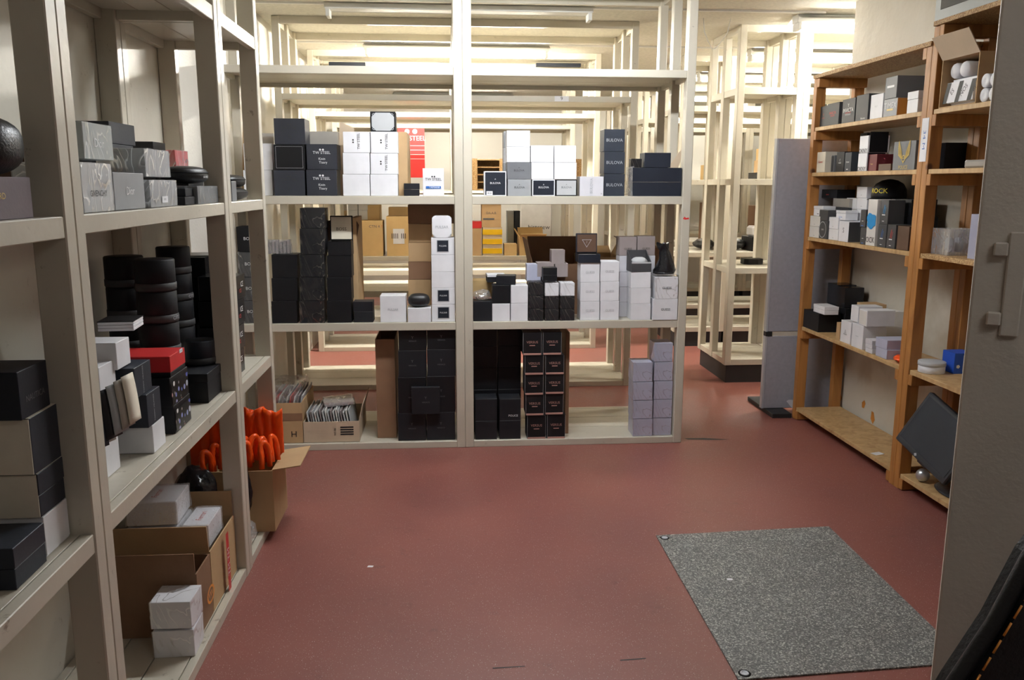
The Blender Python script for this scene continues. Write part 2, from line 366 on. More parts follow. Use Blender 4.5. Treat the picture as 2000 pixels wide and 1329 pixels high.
# ------------------------------------------------------------------ cream shelving
LV = [(.0385, .0385), (.735, .045), (1.434, .045), (2.111, .041)]
def rack(label, x0, x1, y0, depth=.70, z0=0, levels=LV, top=HC, group='cream painted wooden shelving racks', mids=True, pw=.05, head=True, n=3, left=True, right=True, plinth=False, dp=.065):
    t = empty('shelving_rack', label, 'shelving rack', (x0, y0, 0), 0, group)
    W = x1-x0
    b = .14 if plinth else 0
    if plinth:
        obj('plinth', one(.02, W-.02, .02, depth-.02, 0, b, .002), 'rubber', t)
    ys = [0, depth/2-dp/2, depth-dp] if mids else [0, depth-dp]
    for xi, on in ((0, left), (W-pw, right)):
        if not on: continue
        for yy in ys: obj('post', one(xi, xi+pw, yy, yy+dp, b, top-.001, .003), 'cream', t)
    for z, th in levels:
        z += b
        bm = bmesh.new()
        add_box(bm, pw, W-pw, .004, .030, z-th, z, 0, .002)
        obj('front_rail', bm, 'cream', t)
        obj('back_rail', one(pw, W-pw, depth-.03, depth-.004, z-th, z, .002), 'cream', t)
        for xi in (.004, W-.03):
            bm = bmesh.new()
            for a, c in zip(ys, ys[1:]): add_box(bm, xi, xi+.026, a+dp, c, z-th, z, 0, .002)
            obj('side_rail', bm, 'cream', t)
        bm = bmesh.new(); a = .031; c = depth-.031; wd = (c-a)/n
        for i in range(n): add_box(bm, .03, W-.03, a+i*wd+.0025, a+(i+1)*wd-.0025, z-.018, z-.0005, 0, .001)
        obj('shelf_board', bm, 'cream', t)
    if head:
        bm = bmesh.new()
        add_box(bm, pw, W-pw, .004, .04, top-.05, top-.001); add_box(bm, pw, W-pw, depth-.04, depth-.004, top-.05, top-.001)
        for xi in (.004, W-.03): add_box(bm, xi, xi+.026, dp, depth-dp, top-.05, top-.001)
        obj('head_rail', bm, 'cream', t)
    return t
XA, XB, XC_, XD = -1.20, .0915, .0925, 1.362
FR = []
for i, (y, nm) in enumerate([(YF, 'first'), (6.06, 'second'), (7.53, 'third'), (9.0, 'fourth')]):
    xa = XA if i == 0 else -1.17
    for a, c, sd in ((xa, XB, 'left'), (XC_, XD, 'right')):
        lb = {0: 'cream shelving rack, %s bay of the front row facing the open floor', 1: 'cream shelving rack, %s bay of the row just behind the front row', 2: 'cream shelving rack, %s bay of the third row back', 3: 'cream shelving rack, %s bay of the rearmost row'}[i] % sd
        FR.append(rack(lb, a, c, y, pw=.048))
YP = 6.09
for i, y in enumerate((YP, 7.55, 9.0, 10.5)):
    for a, c, sd in ((2.10, 2.586, 'end'), (2.587, 3.8, 'second'), (3.801, 5.0, 'third')):
        if i == 0 and sd == 'third': continue
        lb = ('cream rack on black plinth, ' + {'end': 'narrow end bay', 'second': 'second bay', 'third': 'third bay'}[sd] + ' of ' + ['the corner row by the grey partition', 'the row behind the corner row', 'the third plinth row back', 'the rearmost plinth row'][i])
        rack(lb, a, c, y, group='cream racks standing on black plinths', plinth=True, levels=[(.045, .045), (.745, .045), (1.40, .045), (2.05, .05)])
# left unit
def rackL(label, y0, y1, zs, depth=.40):
    """bay of the left-hand row; front faces the aisle (+X)"""
    t = empty('shelving_rack', label, 'shelving rack', (XL, y0, 0), 0, 'cream racks along the left wall')
    W = y1-y0; pw = .047
    for yy in (0, W-pw):
        for xx in (-.07, -depth): obj('post', one(xx, xx+.07, yy, yy+pw, 0, HC-.001, .003), 'cream', t)
    for z, th in zs:
        obj('front_rail', one(-.03, -.003, pw, W-pw, z-th, z, .002), 'cream', t)
        obj('back_rail', one(-depth+.003, -depth+.03, pw, W-pw, z-th, z, .002), 'cream', t)
        for yy in (.004, W-.03): obj('side_rail', one(-depth+.07, -.07, yy, yy+.026, z-th, z, .002), 'cream', t)
        bm = bmesh.new(); a = -depth+.031; c = -.031; wd = (c-a)/3
        for i in range(3): add_box(bm, a+i*wd+.002, a+(i+1)*wd-.002, .03, W-.03, z-.018, z-.0005, 0, .001)
        obj('shelf_board', bm, 'cream', t)
    obj('back_panel', one(-depth-.008, -depth-.001, .002, W-.002, .02, HC-.002), 'creamwall', t)
    return t
LZ = [(.0385, .0385), (.744, .045), (1.432, .042), (2.098, .05)]
rackL('cream rack along left wall, nearest bay with the stacked drawer boxes', .55, 1.853, [(.0385, .0385), (.735, .045), (1.432, .045), (2.12, .05)])
rackL('cream rack along left wall, wide middle bay with the red lidded box', 1.855, 3.125, LZ)
rackL('cream rack along left wall, narrow far bay with the black soft cases', 3.127, 3.76, LZ)

# ------------------------------------------------------------------ pine shelving on the right
def pine(label, y0, y1, zs, top, mats, gap0=0, gap1=0):
    t = empty('wooden_shelving', label, 'wooden shelving', (XW, y0, 0), 0, 'pine shelving along the right wall')
    W = y1-y0; D = .30
    for yy in (0, W-.045):
        for xx in (0, D-.06): obj('post', one(xx, xx+.06, yy, yy+.045, 0, top, .002), 'pine', t)
        for z in zs:
            obj('crossbar', one(.06, D-.06, yy+.005, yy+.04, z-.075, z-.022, .002), 'pine', t)
    for z, m in zip(zs, mats):
        zz = z
        bm = one(-.008 if z > top-.01 else .004, D, .002 if z > top-.01 else .048, W-.002 if z > top-.01 else W-.048, zz-.022, zz, .0015)
        obj('shelf_board', bm, m, t)
        for yy in (.045, W-.077):
            obj('cleat', one(.0, D, yy, yy+.032, zz-.075, zz-.0225, .002), 'pine', t)
    return t
WZ = [.08, .612, 1.18, 1.572, 1.842, 2.152]
pine('pine shelving bay full of watch boxes, between the grey partition and the split double post', 3.866, 5.13, WZ, 2.13, ['pineboard', 'pineboard', 'pineboard', 'pineboard', 'pineboard', 'chip'])
pine('pine shelving bay half hidden by the near door leaf, with a monitor at its foot', 2.60, 3.864, WZ[:5]+[2.235], 2.21, ['pineboard', 'pineboard', 'chip', 'pineboard', 'pineboard', 'chip'])

# peeled paint on the plaster, seams and a crack in the floor
wr = bpy.data.objects['wall_right']
for i, (pts, mk) in enumerate((([(1684, 783), (1689, 779), (1691, 786), (1688, 795), (1684, 793)], 'orangebox'), ([(1703, 800), (1707, 803), (1709, 818), (1705, 826), (1701, 815)], 'orangebox'), ([(1640, 775), (1643, 768), (1645, 776), (1642, 782)], 'orangebox'))):
    bm = bmesh.new(); P = [U(a, b, X=2.5592) for a, b in pts]; bm.faces.new([bm.verts.new(q) for q in P]); obj('peeled_paint', bm, mk, wr)
for i, pts in enumerate(([(965, 1305), (1028, 1301), (1028, 1302.5), (965, 1307)], [(1214, 1288.5), (1264, 1284.5), (1264, 1286.5), (1214, 1290.5)], [(1337, 855), (1375, 854.5), (1427, 857), (1400, 858), (1345, 857.5)])):
    bm = bmesh.new(); bm.faces.new([bm.verts.new(U(a, b, Z=.0008)) for a, b in pts]); struct('trim_%d' % (i+4), bm, 'ink')
# ------------------------------------------------------------------ boxes on the shelves
OCC = []
def carton(name, label, cat, cx, cy, z, w, d, h, rz, mat, group=None, lid=None, lidmat=None, txt=None, frame=None, wrap=None, sticker=None, jit=.4, deco=None, seam=True, top=None):
    """watch box; local front is -Y. txt = [(string, size m, x, z (0..1 of h), material, turned)]"""
    w -= .0022; h -= .0006; d -= .002
    if wrap: w -= .004; h -= .002
    if jit: rz += math.radians(random.uniform(-jit, jit))
    bm = bmesh.new()
    lh = lid*h if lid else 0
    add_box(bm, -w/2, w/2, -d/2, d/2, 0, h-lh, 0, .0012)
    o = tag(obj(name, bm, mat, None, (cx, cy, z), rz), label, cat, group)
    if lid:
        bm = bmesh.new(); add_box(bm, -w/2-.0007, w/2+.0007, -d/2-.0012, d/2+.0007, h-lh+.0008, h, 0, .0012)
        obj('lid', bm, lidmat or mat, o)
    fy = -d/2-.0016
    fn = lambda a, b: (a, fy, b)
    if frame:
        bm = bmesh.new(); k = .0055
        add_box(bm, -w/2+k, w/2-k, -d/2-.001, -d/2, k, h-k); obj('front_panel', bm, frame, o)
        fy -= .0006
    if txt:
        groups = {}
        for tx in txt: groups.setdefault(tx[4], []).append(tx)
        for mk, ts in groups.items():
            bm = bmesh.new()
            for s, sz, ax, az, _, turn in ts:
                if s == '..':
                    for q in (-1, 1): disc(bm, ax+q*sz*.7 if not turn else ax, az*h+(q*sz*.7 if turn else 0), sz*.5, fn)
                elif s == 'bar': rect(bm, ax-sz, ax+sz, az*h-sz*.16, az*h+sz*.16, fn)
                elif s == 'sq': rect(bm, ax-sz, ax+sz, az*h-sz, az*h+sz, fn)
                elif turn: text_bm(bm, s, sz, lambda a, b, ax=ax, az=az: (ax-b, fy, az*h+a))
                else: text_bm(bm, s, sz, lambda a, b, ax=ax, az=az: (ax+a, fy, az*h+b))
                fy -= .0004
            obj('lettering', bm, mk, o)
    if deco: deco(o, w, d, h, fy)
    if sticker:
        sx, sz_, sw, sh = sticker
        bm = bmesh.new(); add_box(bm, sx-sw/2, sx+sw/2, fy-.0006, fy, sz_, sz_+sh); st = obj('sticker', bm, 'white', o)
        bm = bmesh.new(); text_bm(bm, 'IIII III', sh*.5, lambda a, b: (sx+a, fy-.001, sz_+sh/2+b)); obj('barcode', bm, 'ink', st)
    if top:
        bm = one(-w/2+.002, w/2-.002, -d/2+.002, d/2-.002, h, h+.0006); obj('top_sheet', bm, top, o)
    if wrap:
        bm = bmesh.new(); shell_box(bm, w, d, h, .0012, .0022, 9, random.random()*9); obj('plastic_wrap', bm, wrap, o)
    return o
def boxat(side, x0, x1, yt, yb, z, off, d, label, mat, name='watch_box', cat='box', h=None, tall=None, **k):
    """x0..x1, yt..yb: where the front face shows in the photo; z its resting height; off: set-back of the face from the shelf edge"""
    if side == 'F': pl = dict(Y=YF+off)
    elif side == 'L': pl = dict(X=XL-off)
    else: pl = dict(X=XW+off)
    xn = (x0+x1)/2 if side == 'F' else (x0 if side == 'L' else x1)
    ym = (yt+yb)/2
    A, B, T, Bo = U(x0, ym, **pl), U(x1, ym, **pl), U(xn, yt, **pl), U(xn, yb, **pl)
    if h is None: h = T.z-Bo.z
    if side == 'F': w_ = B.x-A.x; cx, cy, rz = (A.x+B.x)/2, YF+off+d/2, 0
    elif side == 'L': w_ = B.y-A.y; cx, cy, rz = XL-off-d/2, (A.y+B.y)/2, PI/2
    else: w_ = A.y-B.y; cx, cy, rz = XW+off+d/2, (A.y+B.y)/2, -PI/2
    rz += k.pop('rz', 0)
    # keep clear of the posts of the bay it stands in
    if side == 'F':
        for lo, hi in ((-1.150, .041), (.1425, 1.311)):
            if lo-.2 < cx < hi+.05: w_ = min(w_, hi-lo); cx = min(max(cx, lo+w_/2), hi-w_/2); break
    else:
        for lo, hi in (((.60, 1.802), (1.905, 3.075), (3.177, 3.710)) if side == 'L' else ((2.66, 3.813), (3.916, 5.081))):
            if lo-.06 < cy < hi+.06: w_ = min(w_, hi-lo); cy = min(max(cy, lo+w_/2), hi-w_/2); break
    o = carton(name, label, cat, cx, cy, z, w_, d, h, rz, mat, **k)
    return o, z+h+.0006
ORD = ['lowest', 'second up', 'third up', 'fourth up', 'fifth up', 'sixth up', 'seventh up']
NTH = ['first', 'second', 'third', 'fourth', 'fifth', 'sixth', 'seventh', 'eighth', 'ninth', 'tenth', 'eleventh', 'twelfth', 'thirteenth', 'fourteenth', 'fifteenth', 'sixteenth', 'seventeenth']
def pos(i, n): return 'topmost' if i == n-1 else ('middle' if n == 3 and i == 1 else ORD[i])
def stack(side, x0, x1, ys, z, off, d, of, specs, group=None, **kk):
    """ys top to bottom; specs bottom to top: (what, material, options)"""
    n = len(ys)-1
    for i in range(n):
        what, mat, opt = specs[i % len(specs)] if len(specs) <= n else specs[i]
        opt = dict(kk, **opt); a, b = opt.pop('dx', (0, 0)); do = opt.pop('do', 0)
        lb = '%s, %s of %s' % (what, pos(i, n), of) if n > 1 else '%s, %s' % (what, of)
        o, z = boxat(side, x0+a, x1+b, ys[n-1-i], ys[n-i], z, off+do, opt.pop('d', d), lb, mat, group=group, **opt)
    return z
def T(s, sz, x=0, z=.5, m='inkw', turn=False): return (s, sz, x, z, m, turn)

def outline_bm(w, h, fy):
    bm = bmesh.new(); k = .010; t = .0012
    for a in ((-w/2+k, w/2-k, k, k+t), (-w/2+k, w/2-k, h-k-t, h-k), (-w/2+k, -w/2+k+t, k, h-k), (w/2-k-t, w/2-k, k, h-k)): rect(bm, a[0], a[1], a[2], a[3], lambda p, q: (p, fy, q))
    return bm
# ---- front row, upper shelf, left bay
Z2, Z1, Z0 = 1.4348, .7358, .0393
TW = lambda m, dots='inkw': [T('..', .011, 0, .78, m), T('TW STEEL', .021, 0, .66, m)]
SIG = [T('Kivin', .018, 0, .42, 'inkw'), T('Tisary', .018, .006, .28, 'inkw')]
stack('F', 474, 531, (281, 333, 383), Z2, .06, .13, 'the pair at the far left end of the upper shelf', [('plain white box', 'white', {})], 'white boxes on the upper shelf')
stack('F', 533, 594, (232, 283, 333, 383), Z2, .02, .16, 'the stack left of the signed boxes', [
    ('black box with faint embossed lettering', 'slate', dict(txt=[T('..', .010, 0, .76, 'ink'), T('TW STEEL', .018, 0, .64, 'ink'), T('50', .020, .0, .3, 'ink')])),
    ('open black box with thin pale outline', 'black', dict(deco=lambda o, w, d, h, fy: obj('outline', outline_bm(w, h, fy), 'inkg', o))),
    ('black box with faint embossed lettering', 'slate', dict(txt=[T('..', .010, 0, .76, 'ink'), T('TW STEEL', .018, 0, .64, 'ink'), T('50', .020, .0, .3, 'ink')]))], 'black watch boxes on the upper shelf')
def brands(s, sz, m='inkw', z=.5, x=0, turn=False): return dict(txt=[T(s, sz, x, z, m, turn)])
stack('F', 597, 657, (282, 332, 383), Z2, .02, .16, 'the signed pair', [('dark box with white print and silver signature', 'slate', dict(txt=TW('inkw')+SIG))], 'signed watch boxes')
TWr = dict(txt=[T('..', .009, -.018, .55, 'ink', True), T('TW STEEL', .019, .012, .55, 'ink', True)])
stack('F', 668, 721, (258, 299, 341, 383), Z2, .02, .14, 'the white column beside the signed boxes', [('plain white watch box', 'white', {}), ('plain white watch box', 'white', {}), ('white watch box with sideways brand print', 'white', TWr)], 'white watch boxes, left column')
zt = stack('F', 722, 776, (258, 300, 341, 383), Z2, .02, .14, 'the white column by the carton edge', [('plain white watch box', 'white', {}), ('white watch box with sideways brand print', 'white', TWr), ('white watch box with sideways brand print', 'white', TWr)], 'white watch boxes, right column')
# open framed box on top
def openframe():
    A, B = U(721, 240, Y=YF+.03), U(771, 240, Y=YF+.03); w_ = B.x-A.x; h = .105
    o = tag(obj('display_box', one(-w_/2, w_/2, 0, .10, 0, h, .002), 'black', None, ((A.x+B.x)/2, YF+.03, zt)), 'black rimmed box showing white lining, on top of the white boxes', 'box')
    bm = bmesh.new(); k = .012; c = .022; a, b = w_/2-k*.7, h-k*.5; z0 = k*.4
    poly(bm, [(-a+c, z0), (a-c, z0), (a, z0+c), (a, b-c), (a-c, b), (-a+c, b), (-a, b-c), (-a, z0+c)], lambda p, q: (p, -.0012, q)); obj('lining', bm, 'lgrey', o)
    bm = bmesh.new()
    for sx in (-1, 1):
        for zz, sz in ((z0, 1), (b, -1)): disc(bm, sx*(a-.012), zz+sz*.012, .009, lambda p, q: (p, -.0016, q), 0, 10, .0065)
    obj('corner_ornament', bm, 'inkg', o)
openframe()
def sheet(name, label, pts, plane, th, mat, cat, fn=None, bend=None, group=None):
    """flat board with real thickness: outline in photo pixels on a room plane"""
    P = [U(a, b, **plane) for a, b in pts]; c = sum(P, Vector())/len(P); bm = bmesh.new()
    ax = Vector((0, 1, 0)) if 'Y' in plane else Vector((1, 0, 0)) if 'X' in plane else Vector((0, 0, -1))
    A = [bm.verts.new(p-c) for p in P]; B = [bm.verts.new(p-c+ax*th) for p in P]; n = len(A)
    bm.faces.new(A); bm.faces.new(B[::-1])
    for i in range(n): bm.faces.new([A[i], B[i], B[(i+1) % n], A[(i+1) % n]])
    return tag(obj(name, bm, mat, None, c), label, cat, group)
boxat('F', 598, 660, 258, 383, Z2, .22, .14, 'grey brown carton with rounded top, standing behind the signed boxes', 'taupe', name='carton')
boxat('F', 510, 536, 262, 383, Z2, .30, .12, 'dull grey carton standing behind the tall black stack', 'taupe', name='carton')
sheet('cardboard_sheet', 'torn brown cardboard strip standing behind the far left white pair', [(472, 383), (472, 241), (478, 243), (486, 241), (487, 262), (483, 268), (487, 276), (487, 383)], dict(Y=YF+.21), .004, 'card', 'cardboard')
boxat('F', 776, 795, 258, 383, Z2, .08, .36, 'open tan carton edge standing right of the white columns', 'card', name='carton')
sheet('cardboard_flap', 'torn cardboard flap rising behind the left white column', [(661, 383), (661, 242), (663, 239), (690, 252), (690, 262), (676, 383)], dict(Y=YF+.24), .004, 'cardl', 'cardboard')
stack('F', 787, 818, (358, 370, 382.5), Z2, .02, .08, 'the little pair left of the racing box', [('small flat black box', 'black2', {})], 'small black boxes')
boxat('F', 824, 866, 329, 383, Z2, .02, .11, 'white watch box with two dots and blue racing badge, beside the post', 'white', txt=[T('..', .009, 0, .70, 'ink'), T('TW STEEL', .020, 0, .60, 'ink'), T('bar', .041, 0, .31, 'inkblue'), T('YAMAHA', .014, .006, .31, 'inkw')], name='watch_box')
# ---- front row, upper shelf, right bay
BU = lambda m='inkw': dict(txt=[T('^', .016, 0, .66, m), T('BULOVA', .015, 0, .52, m)])
boxat('F', 944, 988, 334, 382.5, Z2, .015, .10, 'white rimmed black box with barcode sticker, first on the right bay upper shelf', 'white', frame='navy', sticker=(-.032, .004, .034, .022), **BU())
colA = [('grey green watch box with dark print', 'grey', dict(BU('ink'), dx=(2, 2))), ('dark grey watch box with black print', 'dgrey', dict(BU('ink'), dx=(1, 2))), ('plain white watch box', 'white', {}), ('white watch box with small corner signs', 'white', dict(txt=[T('o', .012, .045, .12, 'ink'), T('o', .012, .045, .88, 'ink')]))]
stack('F', 988, 1034, (255, 287, 317, 350, 382.5), Z2, .015, .12, 'the tallest right bay column', colA, 'watch boxes in the right bay, first column')
stack('F', 982, 1028, (257, 289, 320, 351, 382.5), Z2, .145, .12, 'the row hidden behind the tallest column', [('grey backed watch box', 'lgrey', {}), ('grey backed watch box', 'grey', {})], 'watch boxes behind the first column')
stack('F', 1035, 1080, (284, 317, 350, 382.5), Z2, .015, .12, 'the column right of the tallest', [('white rimmed black watch box', 'white', dict(BU(), frame='navy', dx=(3, 3))), ('plain white watch box', 'white', dict(dx=(1, 0))), ('plain white watch box', 'white', {})], 'watch boxes in the right bay, second column')
stack('F', 1081, 1124, (284, 317, 350, 382.5), Z2, .015, .12, 'the column beside the silver box', [('light grey framed watch box', 'black2', dict(BU('inkdim'), frame='lgrey', dx=(3, 2))), ('plain white watch box', 'white', dict(dx=(0, 1))), ('plain white watch box', 'white', {})], 'watch boxes in the right bay, third column')
boxat('F', 1131, 1178, 344, 382.5, Z2, .01, .12, 'pearl white box with sideways silver lettering, before the dark column', 'pearl', txt=[T('BULOVA', .022, -.001, .52, 'inkg', True), T('III', .009, .055, .12, 'ink', True)])
stack('F', 1178, 1219, (252, 295.5, 339, 382.5), Z2, .02, .13, 'the dark column with silver lettering', [('slate blue watch box', 'navy2', brands('BULOVA', .024, 'inkg'))], 'slate watch boxes with silver lettering')
stack('F', 1234, 1284, (327, 355, 382.5), Z2, .02, .12, 'the left dark pair', [('low dark box left of the seam', 'navy', {})], 'dark cellophaned boxes')
zz = stack('F', 1285, 1333, (327, 355, 382.5), Z2, .02, .12, 'the right dark pair against the right post', [('low dark box', 'navy', {})], 'dark boxes at the right post')
boxat('F', 1257, 1309, 298, 327, zz, .02, .12, 'low dark box lying across the two dark pairs', 'navy')
boxat('F', 1230, 1253, 309, 327, zz, .03, .06, 'little black box behind crinkled film, at the left of the low dark box', 'black', wrap='wrap')
sheet('cardboard_flap', 'pale cardboard flap leaning in the corner of the right end', [(1303, 382), (1306, 322), (1331, 288), (1334, 292), (1322, 330), (1334, 382)], dict(Y=YF+.26), .004, 'cardl', 'cardboard')

bm = bmesh.new(); shell_box(bm, .012, .10, .16, .002, .012, 8, 4, 0); c0 = U(1230, 360, Y=YF+.06)
tag(obj('crinkled_film', bm, 'wrapm', None, (c0.x, YF+.075, Z2+.001)), 'crinkled clear film standing at the left side of the low dark boxes', 'film')

# ---- front row, middle shelf, left bay
BO = lambda sz=.024, x=0: dict(txt=[T('BOSS', sz, x, .52, 'inkw')])
stack('F', 463, 511, (443, 492, 541, 587, 631), Z1, .04, .14, 'the lettered stack at the left end', [('charcoal box in shiny film', 'char', dict(BO(), wrap='wrap'))]*3+[('black lettered box without film', 'black', dict(BO(), dx=(-2, -3)))], 'lettered charcoal boxes')
zz = stack('F', 530, 580, (497, 543, 588, 631), Z1, .02, .14, 'the plain black column left of the film wrapped tower', [('black box', 'black', {})], 'black boxes, first column')
def crumple(name, label, px, py, Y, z, w_, d, h, mat, cat, seed=1, amp=.25, lump=9, sub=4, group=None, rz=0):
    bm = bmesh.new(); bmesh.ops.create_icosphere(bm, subdivisions=sub, radius=.5)
    for v in bm.verts:
        k = 1+amp*noise.noise(v.co*lump*.4+Vector((seed, 0, 0)))+amp*.5*noise.noise(v.co*lump+Vector((0, seed, 0)))
        v.co = Vector((v.co.x*w_*k, v.co.y*d*k, (v.co.z+.5)*h if v.co.z < 0 else (.5+v.co.z*k)*h))
        v.co.z = max(0, v.co.z)
    for f in bm.faces: f.smooth = True
    c = U(px, py, Y=Y)
    return tag(obj(name, bm, mat, None, (c.x, Y, z), rz), label, cat, group)
bm = bmesh.new()
for i in range(6): add_box(bm, -.055+i*.02, -.040+i*.02, -.03+.004*(i % 2), .05, 0, .062+.006*(i % 3), 0, .002)
c0 = U(543, 480, Y=YF+.08); pk = tag(obj('wrapped_bundle', bm, 'mouse', None, (c0.x, YF+.09, zz), .1), 'bundle of plastic wrapped grey pieces on top of the plain black column', 'bundle')
bm = bmesh.new(); shell_box(bm, .13, .08, .07, .004, .008, 8, 3); obj('plastic_wrap', bm, 'wrapm', pk)
zz = stack('F', 584, 634, (406, 446, 497, 541, 587, 631), Z1, .015, .14, 'the tall tower in glossy film', [('film wrapped black box', 'black2', dict(wrap='wrap'))], 'film wrapped tower')
z9 = stack('F', 638, 686, (500, 543, 588, 631), Z1, .02, .14, 'the column under the open lettered box', [('navy black box', 'black', {})], 'black boxes, third column')
# open boxes: base with raised lid
def openbox(label, side, x0, x1, yt, ym, yb, z, off, d, mat, lin, txt=None, inner=None, tilt=8, lidtxt='ink', liner=None):
    pl = dict(Y=YF+off)
    A, B = U(x0, yb, **pl), U(x1, yb, **pl); w_ = B.x-A.x-.002; hb = U(x0, ym, **pl).z-U(x0, yb, **pl).z; hl = U(x0, yt, **pl).z-U(x0, ym, **pl).z
    t = .004
    bm = bmesh.new()
    add_box(bm, -w_/2, w_/2, -d/2, d/2, 0, .004); add_box(bm, -w_/2, w_/2, -d/2, -d/2+t, .004, hb); add_box(bm, -w_/2, w_/2, d/2-t, d/2, .004, hb)
    add_box(bm, -w_/2, -w_/2+t, -d/2+t, d/2-t, .004, hb); add_box(bm, w_/2-t, w_/2, -d/2+t, d/2-t, .004, hb)
    o = tag(obj('open_watch_box', bm, mat, None, ((A.x+B.x)/2, YF+off+d/2, z)), label, 'box')
    bm = one(-w_/2+t, w_/2-t, -d/2+t, d/2-t, hb*.55, hb*.86, .002); obj('cushion_tray', bm, liner or lin, o)
    bm = bmesh.new(); add_box(bm, -w_/2+.001, w_/2-.001, 0, .022, 0, hl, 0, .002); l = obj('lid', bm, mat, o, (0, d/2-.024, hb+.001), (math.radians(-tilt), 0, 0))
    bm = one(-w_/2+.007, w_/2-.007, -.0015, 0, .006, hl-.007); obj('lid_lining', bm, lin, l)
    if txt:
        bm = bmesh.new(); txt(bm, w_, hl, lambda a, b: (a, -.0028, b)); obj('lettering', bm, lidtxt, l)
    return o
openbox('open black box with cream lid lining, standing on the third black column', 'F', 640, 686, 424, 473, 500, z9, .02, .13, 'black', 'creambox', lambda bm, w_, h, fn: text_bm(bm, 'BOSS', .025, lambda a, b: fn(a, h*.45+b)), tilt=3)
stack('F', 689, 728, (590, 609.5, 630), Z1, .03, .10, 'the little pair right of the black columns', [('small black box', 'black2', dict(dx=(2, 1))), ('small black box', 'black2', {})], 'small black box pair')
boxat('F', 742, 793, 579, 630.5, Z1, .02, .13, 'white square box with fine grey lettering, standing alone', 'white', txt=[T('PULSAR', .017, 0, .48, 'inkg')])
zz = boxat('F', 796, 842, 604, 632, Z1, .005, .12, 'low white box carrying the oval black case', 'white')[1]
def ovalcase(label, px0, px1, yt, yb, Y, z, d, text=None):
    A, B = U(px0, yb, Y=Y), U(px1, yb, Y=Y); w_ = B.x-A.x; h = U(px0, yt, Y=Y).z-A.z
    bm = bmesh.new(); bmesh.ops.create_uvsphere(bm, u_segments=28, v_segments=16, radius=.5)
    for v in bm.verts:
        x, y, q = v.co*2
        def sq(t, p): return math.copysign(abs(t)**p, t)
        v.co = Vector((sq(x, .75)*w_/2, sq(y, .7)*d/2, (sq(q, .8)+1)*h/2))
        if v.co.z < h*.06: v.co.z = 0
    for f in bm.faces: f.smooth = True
    o = tag(obj('soft_case', bm, 'leather', None, ((A.x+B.x)/2, Y+d/2, z)), label, 'case')
    bm = bmesh.new(); add_tube(bm, [(w_*.501*math.cos(a)*1.0, d*.501*math.sin(a), h*.5) for a in [2*PI*i/40 for i in range(41)]], .0022, 6); obj('zip', bm, 'black2', o)
    return o
ovalcase('oval black soft case with zip lying on the low white box', 796, 839, 578, 604, YF+.01, zz, .10)
PL = lambda: dict(txt=[T('sq', .0335, 0, .52, 'inkg'), T('sq', .030, 0, .52, 'navy'), T('PULSAR', .012, 0, .52, 'inkw')])
zz = stack('F', 843, 889, (468, 501, 534, 565, 597, 631), Z1, .02, .12, 'the white stack beside the centre post', [('white box with navy square badge', 'white', PL()), ('white box with navy square badge', 'white', PL()), ('plain white box', 'white', {}), ('plain white box', 'white', {}), ('white box with navy square badge', 'white', PL())], 'white boxes beside the centre post')
def roundcase():
    A, B = U(843, 447, Y=YF+.02), U(881, 447, Y=YF+.02); w_ = B.x-A.x; h = U(860, 425, Y=YF+.02).z-U(860, 468, Y=YF+.02).z; r = .022; pts = []
    for cx, cz, a0 in ((w_/2-r, h-r, 0), (-w_/2+r, h-r, 90), (-w_/2+r, r, 180), (w_/2-r, r, 270)):
        for i in range(7): a = math.radians(a0+i*15); pts.append((cx+r*math.cos(a), cz+r*math.sin(a)))
    bm = bmesh.new(); add_prism(bm, pts, .09, lambda a, b, t: (a, t, b)); bmesh.ops.bevel(bm, geom=[e for e in bm.edges if abs(e.verts[0].co.y-e.verts[1].co.y) < 1e-5], offset=.006, segments=2, affect='EDGES')
    o = tag(obj('watch_case', bm, 'white', None, ((A.x+B.x)/2, YF+.02, zz)), 'rounded glossy white case standing on the badge stack', 'case')
    bm = bmesh.new(); text_bm(bm, 'PULSAR', .021, lambda a, b: (a, -.0012, h*.48+b)); obj('lettering', bm, 'inkg', o)
    obj('seam', one(-w_/2-.0004, w_/2+.0004, .03, .032, .01, h-.01), 'lgrey', o)
roundcase()
stack('F', 797, 842, (449, 485, 522, 557, 594, 631), Z1, .17, .16, 'the cardboard stack behind the white badge boxes', [('plain brown cardboard box', 'card', {}), ('plain brown cardboard box', 'card', {}), ('plain brown cardboard box', 'cardb', {})], 'brown boxes behind the badge stack', name='cardboard_box')
boxat('F', 798, 888, 412, 449, U(820, 449, Y=YF+.17).z-U(820, 631, Y=YF+.17).z+Z1+.004, .17, .2, 'wide brown box with ragged top lying over the cardboard stack', 'cardb', name='cardboard_box')
boxat('F', 686, 698, 433, 631, Z1, .14, .34, 'tall tan carton side right of the black columns', 'card', name='carton')
sheet('cardboard_flap', 'dark ragged cardboard flap behind the open lettered box', [(632, 490), (634, 433), (660, 431), (696, 434), (700, 441), (697, 462), (692, 476), (690, 490)], dict(Y=YF+.165), .004, 'cardd', 'cardboard')

